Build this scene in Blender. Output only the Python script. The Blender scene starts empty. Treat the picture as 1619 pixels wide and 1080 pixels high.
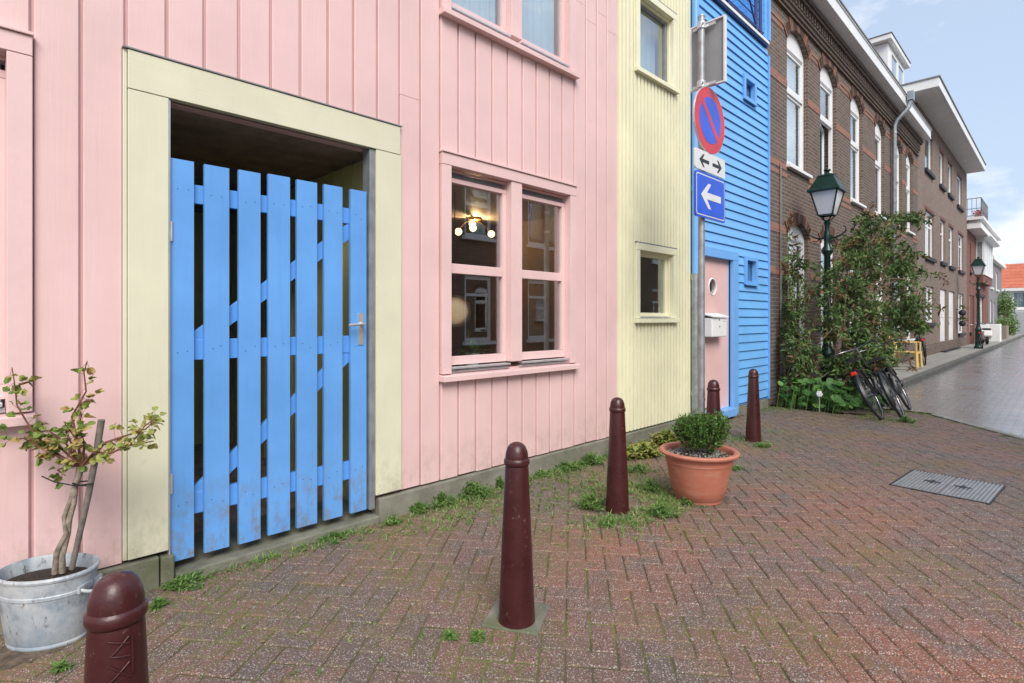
import bpy, math, random
from mathutils import Vector, Matrix
R = math.radians
random.seed(7)
sc = bpy.context.scene
COL = sc.collection

# ------------------------------------------------------------------ camera, sky, sun, exposure
F, EYE, DIST = 870.0, 1.35, 3.26
TH = math.atan((1685 - 809.5) / F); S, C = math.sin(TH), math.cos(TH)
cd = bpy.data.cameras.new('camera'); cam = bpy.data.objects.new('camera', cd); COL.objects.link(cam)
cam.location = (0, -DIST, EYE); cam.rotation_euler = (R(90), 0, math.atan2(S, C) - R(90))
cd.sensor_width = 36; cd.lens = F / 1619 * 36; cd.shift_y = -36 / 1619; cd.clip_start = .05; cd.clip_end = 2000
sc.camera = cam

SUN_EL, SUN_AZ = R(44), R(212)          # azimuth of the sun, counted from +Y clockwise
w = bpy.data.worlds.new('World'); sc.world = w; w.use_nodes = True
wn, wl = w.node_tree.nodes, w.node_tree.links
bg = wn['Background']; bg.inputs['Strength'].default_value = .128
sky = wn.new('ShaderNodeTexSky'); sky.sky_type = 'NISHITA'; sky.sun_disc = False
sky.sun_elevation = SUN_EL; sky.sun_rotation = SUN_AZ; sky.dust_density = 2.5; sky.air_density = 1.0
tc = wn.new('ShaderNodeTexCoord')
mp = wn.new('ShaderNodeMapping'); mp.inputs['Scale'].default_value = (1.0, 1.0, 2.2); mp.inputs['Location'].default_value = (3.3, .7, .15)
wl.new(tc.outputs['Generated'], mp.inputs['Vector'])
cn = wn.new('ShaderNodeTexNoise'); cn.inputs['Scale'].default_value = 3.1; cn.inputs['Detail'].default_value = 7; cn.inputs['Roughness'].default_value = .55
wl.new(mp.outputs[0], cn.inputs['Vector'])
cr = wn.new('ShaderNodeValToRGB'); cr.color_ramp.elements[0].position = .50; cr.color_ramp.elements[1].position = .62
wl.new(cn.outputs['Fac'], cr.inputs[0])
veil = wn.new('ShaderNodeMixRGB'); veil.inputs[0].default_value = .62; veil.inputs[2].default_value = (4.1, 4.9, 6.1, 1)
wl.new(sky.outputs[0], veil.inputs[1])
mx = wn.new('ShaderNodeMixRGB'); mx.inputs[2].default_value = (6.3, 6.45, 6.7, 1)
wl.new(cr.outputs[0], mx.inputs[0]); wl.new(veil.outputs[0], mx.inputs[1]); wl.new(mx.outputs[0], bg.inputs['Color'])
sd = bpy.data.lights.new('sun', 'SUN'); sd.energy = 2.5; sd.angle = R(34); sd.color = (1, .945, .86)
sun = bpy.data.objects.new('sun', sd); COL.objects.link(sun)
dv = Vector((math.sin(SUN_AZ) * math.cos(SUN_EL), math.cos(SUN_AZ) * math.cos(SUN_EL), math.sin(SUN_EL)))
sun.rotation_euler = dv.to_track_quat('Z', 'Y').to_euler()
sc.view_settings.view_transform = 'Standard'; sc.view_settings.look = 'None'; sc.view_settings.gamma = 1
sc.view_settings.exposure = .5
sc.cycles.use_denoising = True; sc.cycles.max_bounces = 7; sc.cycles.transparent_max_bounces = 12

# ------------------------------------------------------------------ materials
def mat(name):
    m = bpy.data.materials.new(name); m.use_nodes = True
    nt = m.node_tree; return m, nt.nodes, nt.links, nt.nodes['Principled BSDF']
def setp(b, rough=.5, metal=0, spec=.5, coat=0):
    b.inputs['Roughness'].default_value = rough; b.inputs['Metallic'].default_value = metal
    b.inputs['Specular IOR Level'].default_value = spec; b.inputs['Coat Weight'].default_value = coat
def c4(c): return (c[0], c[1], c[2], 1)
def coords(n, l, scale=(1, 1, 1)):
    t = n.new('ShaderNodeTexCoord'); m = n.new('ShaderNodeMapping'); m.inputs['Scale'].default_value = scale
    l.new(t.outputs['Object'], m.inputs['Vector']); return m.outputs[0]
def noise(n, l, vec, scale, detail=4, rough=.55):
    x = n.new('ShaderNodeTexNoise'); x.inputs['Scale'].default_value = scale; x.inputs['Detail'].default_value = detail
    x.inputs['Roughness'].default_value = rough; l.new(vec, x.inputs['Vector']); return x.outputs['Fac']
def ramp(n, l, fac, stops):
    r = n.new('ShaderNodeValToRGB'); e = r.color_ramp.elements
    while len(e) < len(stops): e.new(.5)
    for k, (p, c) in enumerate(stops):
        e[k].position = p; e[k].color = c4(c) if not isinstance(c, (int, float)) else (c, c, c, 1)
    l.new(fac, r.inputs[0]); return r.outputs[0]
def mixc(n, l, fac, a, b, mode='MIX'):
    x = n.new('ShaderNodeMixRGB'); x.blend_type = mode
    for i, v in ((0, fac), (1, a), (2, b)):
        if isinstance(v, (int, float)): x.inputs[i].default_value = v
        elif isinstance(v, tuple): x.inputs[i].default_value = c4(v)
        else: l.new(v, x.inputs[i])
    return x.outputs[0]
def bump(n, l, b, h, dist, strength=1.0):
    x = n.new('ShaderNodeBump'); x.inputs['Distance'].default_value = dist; x.inputs['Strength'].default_value = strength
    l.new(h, x.inputs['Height']); l.new(x.outputs[0], b.inputs['Normal'])
def sepxyz(n, l, vec):
    s = n.new('ShaderNodeSeparateXYZ'); l.new(vec, s.inputs[0]); return s.outputs
def math_(n, l, op, a, b):
    x = n.new('ShaderNodeMath'); x.operation = op
    for i, v in ((0, a), (1, b)):
        if isinstance(v, (int, float)): x.inputs[i].default_value = v
        else: l.new(v, x.inputs[i])
    return x.outputs[0]

def paint(name, col, rough=.45, grain='z', dirt=.25, var=.05, spots=(.25, .2, .15)):
    m, n, l, b = mat(name); setp(b, rough, 0, .4)
    sc_ = {'z': (30, 30, 1.2), 'x': (1.2, 30, 30), None: (12, 12, 12)}[grain]
    g = noise(n, l, coords(n, l, sc_), 3, 5, .6)
    big = noise(n, l, coords(n, l), 1.7, 5, .6)
    lo = tuple(c * (1 - var * 1.6) for c in col); hi = tuple(min(1, c * (1 + var)) for c in col)
    base = ramp(n, l, big, [(.3, lo), (.7, hi)])
    base = mixc(n, l, ramp(n, l, g, [(.35, .0), (.75, .1)]), base, tuple(c * .75 for c in col))
    sp = noise(n, l, coords(n, l), 9, 8, .72)
    base = mixc(n, l, ramp(n, l, sp, [(.66, 0), (.78, dirt)]), base, spots)
    st_ = noise(n, l, coords(n, l, (14, 14, .55)), 1.6, 7, .7)
    base = mixc(n, l, ramp(n, l, st_, [(.54, 0), (.80, dirt * .4)]), base, tuple(c * .55 for c in col))
    if grain == 'z':
        zz = sepxyz(n, l, coords(n, l))[2]; sl = noise(n, l, coords(n, l, (1, 1, .6)), 14, 8, .75)
        zr = n.new('ShaderNodeMapRange'); l.new(zz, zr.inputs[0]); zr.inputs[1].default_value = .55; zr.inputs[2].default_value = .12; zr.inputs[3].default_value = 0; zr.inputs[4].default_value = 1
        base = mixc(n, l, math_(n, l, 'MULTIPLY', zr.outputs[0], ramp(n, l, sl, [(.46, 0), (.66, dirt * 1.5)])), base, (.20, .16, .10))
    l.new(base, b.inputs['Base Color'])
    l.new(ramp(n, l, big, [(.3, rough * .8), (.7, min(1, rough * 1.25))]), b.inputs['Roughness'])
    bump(n, l, b, g, .0012, .6)
    return m
def plain(name, col, rough=.5, metal=0, var=.12, scale=14, bmp=.0005, spec=.5, coat=0):
    m, n, l, b = mat(name); setp(b, rough, metal, spec, coat)
    f = noise(n, l, coords(n, l), scale, 5, .6)
    l.new(ramp(n, l, f, [(.3, tuple(c * (1 - var) for c in col)), (.7, tuple(min(1, c * (1 + var)) for c in col))]), b.inputs['Base Color'])
    if bmp: bump(n, l, b, f, bmp)
    return m
def emit(name, col, st):
    m, n, l, b = mat(name); b.inputs['Base Color'].default_value = c4(col)
    b.inputs['Emission Color'].default_value = c4(col); b.inputs['Emission Strength'].default_value = st; return m
def glassm(name, f0=.06, tint=(.85, .9, .9)):
    """thin pane: mirror share rises towards grazing angles, the same from both sides"""
    m, n, l, b = mat(name); n.remove(b)
    lw = n.new('ShaderNodeLayerWeight'); lw.inputs['Blend'].default_value = .5
    p = math_(n, l, 'POWER', lw.outputs['Facing'], 4.0); fac = math_(n, l, 'ADD', math_(n, l, 'MULTIPLY', p, 1 - f0), f0)
    t = n.new('ShaderNodeBsdfTransparent'); t.inputs[0].default_value = c4(tint)
    g = n.new('ShaderNodeBsdfGlossy'); g.inputs['Roughness'].default_value = .0; g.inputs[0].default_value = (.93, .95, .97, 1)
    x = n.new('ShaderNodeMixShader'); l.new(fac, x.inputs[0]); l.new(t.outputs[0], x.inputs[1]); l.new(g.outputs[0], x.inputs[2])
    l.new(x.outputs[0], n['Material Output'].inputs['Surface']); return m
def leafm(name, stops, rough=.5, trans=.25):
    """leaf colour picked by the per-leaf 'tone' attribute"""
    m, n, l, b = mat(name); setp(b, rough, 0, .35)
    a = n.new('ShaderNodeAttribute'); a.attribute_name = 'tone'
    col = ramp(n, l, a.outputs['Fac'], stops)
    f = noise(n, l, coords(n, l), 60, 3)
    col = mixc(n, l, ramp(n, l, f, [(.3, 0), (.8, .35)]), col, (.10, .12, .03))
    l.new(col, b.inputs['Base Color'])
    tr = n.new('ShaderNodeBsdfTranslucent'); l.new(col, tr.inputs[0])
    x = n.new('ShaderNodeMixShader'); x.inputs[0].default_value = trans
    l.new(b.outputs[0], x.inputs[1]); l.new(tr.outputs[0], x.inputs[2]); l.new(x.outputs[0], n['Material Output'].inputs['Surface'])
    return m
def brickm(name, c1, c2, mortar, bw=.215, rh=.0625, ms=.007, horizontal=False, rough=.85, stain=.3, bm=.006):
    m, n, l, b = mat(name); setp(b, rough, 0, .3)
    v = coords(n, l); s = sepxyz(n, l, v)
    cx = n.new('ShaderNodeCombineXYZ')
    if horizontal: l.new(s[0], cx.inputs[0]); l.new(s[1], cx.inputs[1])
    else:
        l.new(math_(n, l, 'ADD', s[0], s[1]), cx.inputs[0]); l.new(s[2], cx.inputs[1])
    bt = n.new('ShaderNodeTexBrick'); bt.inputs['Scale'].default_value = 1; bt.inputs['Brick Width'].default_value = bw
    bt.inputs['Row Height'].default_value = rh; bt.inputs['Mortar Size'].default_value = ms; bt.inputs['Mortar Smooth'].default_value = .3
    bt.inputs['Color1'].default_value = c4(c1); bt.inputs['Color2'].default_value = c4(c2); bt.inputs['Mortar'].default_value = c4(mortar)
    bt.inputs['Bias'].default_value = -.1
    l.new(cx.outputs[0], bt.inputs['Vector'])
    f = noise(n, l, v, 1.1, 6, .6); g = noise(n, l, v, 35, 4, .6)
    col = mixc(n, l, ramp(n, l, f, [(.35, 0), (.75, stain)]), bt.outputs['Color'], tuple(x * .45 for x in c1))
    col = mixc(n, l, ramp(n, l, g, [(.3, 0), (.8, .3)]), col, tuple(min(1, x * 1.7) for x in c2))
    l.new(col, b.inputs['Base Color'])
    h = math_(n, l, 'ADD', math_(n, l, 'MULTIPLY', bt.outputs['Fac'], -1.0), math_(n, l, 'MULTIPLY', g, .35))
    bump(n, l, b, h, bm)
    return m

M = {}
M['pink'] = paint('pink paint', (.745, .515, .505), .42)
M['pink_trim'] = paint('pink trim paint', (.755, .53, .52), .38, None)
M['cream'] = paint('cream paint', (.67, .655, .495), .42, 'z', .3, .05, (.3, .3, .12))
M['cream_h'] = paint('cream paint lintel', (.675, .66, .50), .42, 'x', .3, .05, (.3, .3, .12))
M['yellow'] = paint('pale yellow paint', (.82, .79, .57), .4, 'z', .07, .05, (.35, .3, .1))
M['yellow_h'] = paint('pale yellow trim', (.81, .79, .57), .4, 'x', .08, .05)
M['blue'] = paint('blue gate paint', (.13, .35, .76), .38, 'z', .55, .08, (.16, .20, .26))
M['blue_h'] = paint('blue gate rail paint', (.11, .325, .74), .38, 'x', .2, .06, (.05, .09, .2))
M['blue_board'] = paint('blue board paint', (.17, .45, .86), .4, 'x', .15, .05, (.06, .12, .3))
M['blue_trim'] = paint('blue trim paint', (.17, .42, .84), .38, 'z', .15, .05, (.06, .12, .3))
M['navy'] = plain('navy steel', (.02, .04, .16), .35)
M['door_pink'] = paint('pink door paint', (.76, .50, .475), .35, 'z', .1)
M['white'] = paint('white window paint', (.80, .80, .80), .35, None, .12, .03)
M['white_warm'] = paint('white render', (.78, .78, .76), .7, None, .2, .05)
M['concrete'] = None
def concrete(name, col, moss=.6):
    m, n, l, b = mat(name); setp(b, .9, 0, .25)
    v = coords(n, l); f = noise(n, l, v, 6, 8, .65); g = noise(n, l, v, 90, 3, .6); k = noise(n, l, v, 2.3, 6, .6)
    c = ramp(n, l, f, [(.3, tuple(x * .6 for x in col)), (.55, col), (.8, tuple(x * 1.3 for x in col))])
    c = mixc(n, l, ramp(n, l, k, [(.5, 0), (.72, moss)]), c, (.09, .11, .045))
    c = mixc(n, l, ramp(n, l, g, [(.62, 0), (.75, .4)]), c, (.5, .47, .42))
    l.new(c, b.inputs['Base Color']); bump(n, l, b, mixc(n, l, .5, f, g), .006); return m
M['concrete'] = concrete('old concrete plinth', (.22, .21, .17))
M['slab'] = concrete('mossy concrete slab', (.20, .20, .16), .75)
M['soffit'] = concrete('dark concrete ceiling', (.36, .27, .22), .1)
M['passage'] = paint('passage boards', (.62, .58, .26), .5)
M['bollard'] = None
def bollardm():
    m, n, l, b = mat('dark red bollard paint'); setp(b, .3, 0, .5)
    v = coords(n, l); f = noise(n, l, v, 5, 6, .65); g = noise(n, l, v, 45, 5, .6)
    c = ramp(n, l, f, [(.3, (.038, .0075, .0085)), (.7, (.060, .012, .013))])
    c = mixc(n, l, ramp(n, l, g, [(.63, 0), (.72, .75)]), c, (.17, .10, .09))
    l.new(c, b.inputs['Base Color']); l.new(ramp(n, l, f, [(.3, .22), (.7, .42)]), b.inputs['Roughness'])
    bump(n, l, b, g, .0015); return m
M['bollard'] = bollardm()
M['galv'] = plain('galvanised steel', (.36, .39, .41), .42, .7, .3, 9, .0008)
M['pole'] = plain('dull galvanised pole', (.33, .35, .36), .5, .55, .28, 12, .0008)
M['alu_back'] = plain('grey sign back', (.30, .31, .31), .5, .3, .1, 3)
M['alu'] = plain('light aluminium', (.62, .63, .64), .35, .6, .1)
M['grey_strip'] = plain('grey metal jamb', (.30, .33, .36), .5, .5, .25, 8)
M['sign_red'] = plain('sign red', (.62, .03, .045), .3, 0, .18, 5, 0)
M['sign_blue'] = plain('sign blue', (.02, .10, .68), .3, 0, .18, 5, 0)
M['sign_white'] = plain('sign white', (.72, .73, .74), .35, 0, .06, 5, 0)
M['black'] = plain('black paint', (.015, .015, .017), .4, 0, .2)
M['rubber'] = plain('tyre rubber', (.02, .02, .022), .75, 0, .2)
M['green_iron'] = plain('dark green cast iron', (.006, .028, .022), .3, .1, .25, 14, .001)
M['frost'] = plain('frosted lantern glass', (.62, .62, .66), .18, 0, .05, 3, 0)
M['glass'] = glassm('window glass', .24)
M['glass_soft'] = glassm('upper window glass', .22, (.85, .9, .92))
M['curtain'] = plain('white net curtain', (.84, .86, .88), .9, 0, .06, 3)
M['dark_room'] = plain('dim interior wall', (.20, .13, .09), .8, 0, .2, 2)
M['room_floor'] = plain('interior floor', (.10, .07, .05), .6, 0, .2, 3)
M['ceiling_in'] = plain('interior ceiling', (.5, .42, .34), .7, 0, .05, 2)
M['bulb'] = emit('lit glass bulb', (1, .78, .46), 2.6)
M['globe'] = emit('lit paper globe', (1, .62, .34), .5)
def soften(m):      # rim faded to transparent, imitating the soft edge of a blurred glow
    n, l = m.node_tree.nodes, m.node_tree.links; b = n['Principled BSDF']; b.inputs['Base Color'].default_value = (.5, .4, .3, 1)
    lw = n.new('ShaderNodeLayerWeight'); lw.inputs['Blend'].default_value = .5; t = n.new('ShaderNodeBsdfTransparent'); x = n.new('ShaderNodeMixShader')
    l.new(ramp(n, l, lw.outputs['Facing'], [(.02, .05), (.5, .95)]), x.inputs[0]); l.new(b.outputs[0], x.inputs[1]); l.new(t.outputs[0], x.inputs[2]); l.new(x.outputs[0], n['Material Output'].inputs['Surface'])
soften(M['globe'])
M['brass'] = plain('brass', (.4, .27, .1), .35, .9, .1)
M['brick1'] = brickm('dark brown brick', (.10, .07, .057), (.165, .115, .09), (.29, .265, .24))
M['brick2'] = brickm('grey brown brick', (.17, .12, .10), (.24, .175, .145), (.27, .24, .22), stain=.2)
M['brick3'] = brickm('red brick', (.15, .05, .042), (.21, .08, .06), (.25, .2, .18))
M['brick_opp'] = brickm('brown brick across', (.13, .075, .05), (.20, .12, .085), (.3, .27, .24))
M['tilewalk'] = brickm('grey pavement tiles', (.25, .24, .225), (.31, .30, .28), (.15, .145, .13), .3, .3, .008, True, .6, .2, .006)
M['band'] = brickm('orange brick band', (.26, .11, .075), (.34, .155, .105), (.28, .24, .21), stain=.15)
def archm():
    m, n, l, b = mat('arch bricks'); setp(b, .85, 0, .3)
    a = n.new('ShaderNodeAttribute'); a.attribute_name = 'tone'
    c = ramp(n, l, a.outputs['Fac'], [(0, (.06, .035, .028)), (.5, (.13, .075, .058)), (.56, (.19, .10, .07)), (1, (.27, .14, .095))])
    g = noise(n, l, coords(n, l), 40, 4); c = mixc(n, l, ramp(n, l, g, [(.4, 0), (.8, .4)]), c, (.12, .07, .05))
    l.new(c, b.inputs['Base Color']); bump(n, l, b, g, .003); return m
M['arch'] = archm()
M['lead'] = plain('grey lead and gutter', (.22, .22, .23), .6, .2, .2)
M['rooftile'] = brickm('dark roof tiles', (.09, .07, .065), (.14, .11, .10), (.04, .03, .03), .3, .25, .02)
M['redroof'] = brickm('red roof tiles', (.42, .12, .07), (.52, .17, .10), (.28, .05, .03), .3, .3, .02)
M['terracotta'] = None
def terra():
    m, n, l, b = mat('terracotta plastic pot'); setp(b, .48, 0, .35)
    v = coords(n, l); f = noise(n, l, v, 4, 6, .6); g = noise(n, l, coords(n, l, (1, 1, 5)), 8, 5, .6)
    c = ramp(n, l, f, [(.3, (.40, .135, .085)), (.7, (.48, .185, .125))])
    c = mixc(n, l, ramp(n, l, g, [(.52, 0), (.78, .4)]), c, (.55, .36, .27))
    l.new(c, b.inputs['Base Color']); bump(n, l, b, g, .001); return m
M['terracotta'] = terra()
def zinc():
    m, n, l, b = mat('weathered whitewashed zinc'); setp(b, .55, .25, .4)
    v = coords(n, l); f = noise(n, l, v, 7, 8, .7); g = noise(n, l, coords(n, l, (1, 1, .5)), 30, 6, .7); h = noise(n, l, v, 3, 4)
    c = ramp(n, l, f, [(.34, (.22, .27, .32)), (.48, (.42, .46, .50)), (.66, (.58, .60, .61))])
    c = mixc(n, l, ramp(n, l, g, [(.57, 0), (.66, .85)]), c, (.10, .085, .07))
    c = mixc(n, l, ramp(n, l, h, [(.5, 0), (.7, .6)]), c, (.20, .29, .40))
    l.new(c, b.inputs['Base Color']); bump(n, l, b, g, .001); return m
M['zinc'] = zinc()
M['soil'] = plain('potting soil', (.035, .024, .017), .95, 0, .6, 60, .02)
M['bed_soil'] = plain('bed soil', (.10, .075, .055), .95, 0, .5, 25, .02)
M['bark'] = plain('grey bark', (.24, .20, .16), .85, 0, .5, 40, .004)
M['stake'] = plain('weathered stake wood', (.17, .15, .13), .85, 0, .35, 30, .003)
M['twig'] = plain('brown twig', (.16, .10, .07), .8, 0, .3, 30)
M['twig_red'] = plain('reddish rose twig', (.18, .075, .045), .7, 0, .3, 30)
M['rose_leaf'] = leafm('rose leaf', [(0, (.13, .22, .04)), (.35, (.25, .33, .07)), (.7, (.47, .43, .13)), (1, (.42, .27, .10))])
M['shrub_leaf'] = leafm('shrub leaf', [(0, (.045, .09, .03)), (.4, (.09, .17, .05)), (.72, (.18, .28, .09)), (.86, (.19, .26, .09)), (.93, (.16, .085, .04)), (1, (.20, .10, .05))])
M['box_leaf'] = leafm('boxwood leaf', [(0, (.02, .07, .01)), (.5, (.05, .15, .025)), (1, (.14, .29, .06))])
M['weed_leaf'] = leafm('weed leaf', [(0, (.07, .17, .03)), (.6, (.15, .29, .07)), (1, (.28, .36, .13))])
M['big_leaf'] = leafm('mallow leaf', [(0, (.04, .13, .03)), (.6, (.08, .22, .05)), (1, (.15, .32, .08))])
M['yellow_leaf'] = leafm('yellow green leaf', [(0, (.14, .22, .04)), (.6, (.32, .36, .09)), (1, (.42, .30, .12))])
M['petal'] = plain('white petal', (.8, .76, .78), .6)
M['red_petal'] = plain('red petal', (.6, .04, .03), .6)
M['yellow_plastic'] = plain('yellow plastic', (.72, .50, .17), .4, 0, .06, 4)
M['red_lens'] = plain('red lens', (.75, .03, .015), .2)
M['chrome'] = plain('chrome', (.38, .38, .40), .28, 1, .15)
M['bike_blue'] = plain('dark blue frame', (.03, .05, .10), .3)
M['bike_green'] = plain('grey green frame', (.05, .12, .10), .3)
M['iron_grate'] = plain('worn iron cover', (.36, .37, .39), .36, .5, .3, 20, .002)
M['iron_dark'] = plain('dark iron', (.035, .035, .04), .6, .4)
M['kerb'] = concrete('grey kerb stone', (.13, .13, .125), .25)
M['kerb_light'] = concrete('light kerb stone', (.27, .26, .24), .1)

def paver():
    m, n, l, b = mat('concrete paving bricks'); setp(b, .78, 0, .35)
    v = coords(n, l)
    a = n.new('ShaderNodeAttribute'); a.attribute_name = 'tone'
    red = noise(n, l, v, .75, 4, .55)
    tt = math_(n, l, 'ADD', math_(n, l, 'MULTIPLY', a.outputs['Fac'], .20), math_(n, l, 'SUBTRACT', math_(n, l, 'ADD', math_(n, l, 'MULTIPLY', red, 1.3), math_(n, l, 'MULTIPLY', noise(n, l, v, 6, 6, .7), .7)), .42))
    c = ramp(n, l, tt, [(.40, (.15, .126, .112)), (.62, (.19, .13, .112)), (.78, (.24, .135, .115)), (1, (.30, .145, .115))])
    # bricks of a redder batch laid in two patches, their edge broken up by noise
    for cxy, rad in (((2.75, -1.42, 0), .8), ((4.3, -2.0, 0), 1.0), ((2.6, -2.9, 0), .9)):
        vd = n.new('ShaderNodeVectorMath'); vd.operation = 'DISTANCE'; l.new(v, vd.inputs[0]); vd.inputs[1].default_value = cxy
        mr = n.new('ShaderNodeMapRange'); l.new(vd.outputs['Value'], mr.inputs[0]); mr.inputs[1].default_value = rad; mr.inputs[2].default_value = rad * .2; mr.inputs[3].default_value = 0; mr.inputs[4].default_value = 1
        c = mixc(n, l, math_(n, l, 'MULTIPLY', mr.outputs[0], ramp(n, l, noise(n, l, v, 3.5, 5, .65), [(.34, 0), (.56, .85)])), c, (.34, .135, .085))
    fine = noise(n, l, v, 150, 3, .7)
    c = mixc(n, l, ramp(n, l, fine, [(.36, .95), (.58, 0)]), c, (.036, .032, .027))
    vo = n.new('ShaderNodeTexVoronoi'); vo.inputs['Scale'].default_value = 150; l.new(v, vo.inputs['Vector'])
    pick = sepxyz(n, l, vo.outputs['Color'])[0]
    sp = math_(n, l, 'MULTIPLY', math_(n, l, 'LESS_THAN', vo.outputs['Distance'], .42), math_(n, l, 'GREATER_THAN', pick, .66))
    c = mixc(n, l, math_(n, l, 'MULTIPLY', sp, .85), c, (.46, .42, .38))
    mo = noise(n, l, v, 1.5, 8, .65); mf = noise(n, l, v, 28, 4, .7)
    yy = sepxyz(n, l, v)[1]; wr = n.new('ShaderNodeMapRange'); l.new(yy, wr.inputs[0]); wr.inputs[1].default_value = -1.9; wr.inputs[2].default_value = -.1; wr.inputs[3].default_value = 0; wr.inputs[4].default_value = .12
    mk = math_(n, l, 'MULTIPLY', ramp(n, l, math_(n, l, 'ADD', mo, wr.outputs[0]), [(.48, 0), (.66, 1)]), ramp(n, l, mf, [(.42, 0), (.60, .75)]))
    c = mixc(n, l, mk, c, (.115, .125, .035))
    l.new(c, b.inputs['Base Color']); l.new(ramp(n, l, mo, [(.3, .5), (.7, .85)]), b.inputs['Roughness'])
    bump(n, l, b, mixc(n, l, .5, fine, sp), .004); return m
M['paver'] = paver()
def joint():
    m, n, l, b = mat('mossy joint sand'); setp(b, .95, 0, .2)
    v = coords(n, l); f = noise(n, l, v, 1.6, 6, .65); g = noise(n, l, v, 60, 4)
    c = ramp(n, l, f, [(.35, (.075, .062, .045)), (.48, (.105, .105, .04)), (.62, (.17, .20, .05))])
    c = mixc(n, l, ramp(n, l, g, [(.3, 0), (.8, .5)]), c, (.03, .028, .02))
    l.new(c, b.inputs['Base Color']); bump(n, l, b, g, .006); return m
M['joint'] = joint()
def roadm():
    m, n, l, b = mat('worn wet road bricks'); setp(b, .3, 0, .9, .6); b.inputs['Coat Roughness'].default_value = .25
    v = coords(n, l); s = sepxyz(n, l, v); cx = n.new('ShaderNodeCombineXYZ'); l.new(s[1], cx.inputs[0]); l.new(s[0], cx.inputs[1])
    bt = n.new('ShaderNodeTexBrick'); bt.inputs['Scale'].default_value = 1; bt.inputs['Brick Width'].default_value = .2; bt.inputs['Row Height'].default_value = .1
    bt.inputs['Mortar Size'].default_value = .008; bt.inputs['Mortar Smooth'].default_value = .5
    bt.inputs['Color1'].default_value = (.21, .205, .20, 1); bt.inputs['Color2'].default_value = (.28, .265, .26, 1); bt.inputs['Mortar'].default_value = (.07, .065, .06, 1)
    l.new(cx.outputs[0], bt.inputs['Vector'])
    f = noise(n, l, v, .8, 6, .6); g = noise(n, l, v, 30, 4)
    c = mixc(n, l, ramp(n, l, f, [(.4, 0), (.7, .5)]), bt.outputs['Color'], (.20, .19, .19))
    l.new(c, b.inputs['Base Color']); l.new(ramp(n, l, f, [(.35, .16), (.65, .36)]), b.inputs['Roughness'])
    bump(n, l, b, math_(n, l, 'ADD', math_(n, l, 'MULTIPLY', bt.outputs['Fac'], -1.), math_(n, l, 'MULTIPLY', g, .4)), .005); return m
M['road'] = roadm()
M['ground'] = plain('bare ground', (.12, .11, .10), .95, 0, .2, 2)

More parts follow.
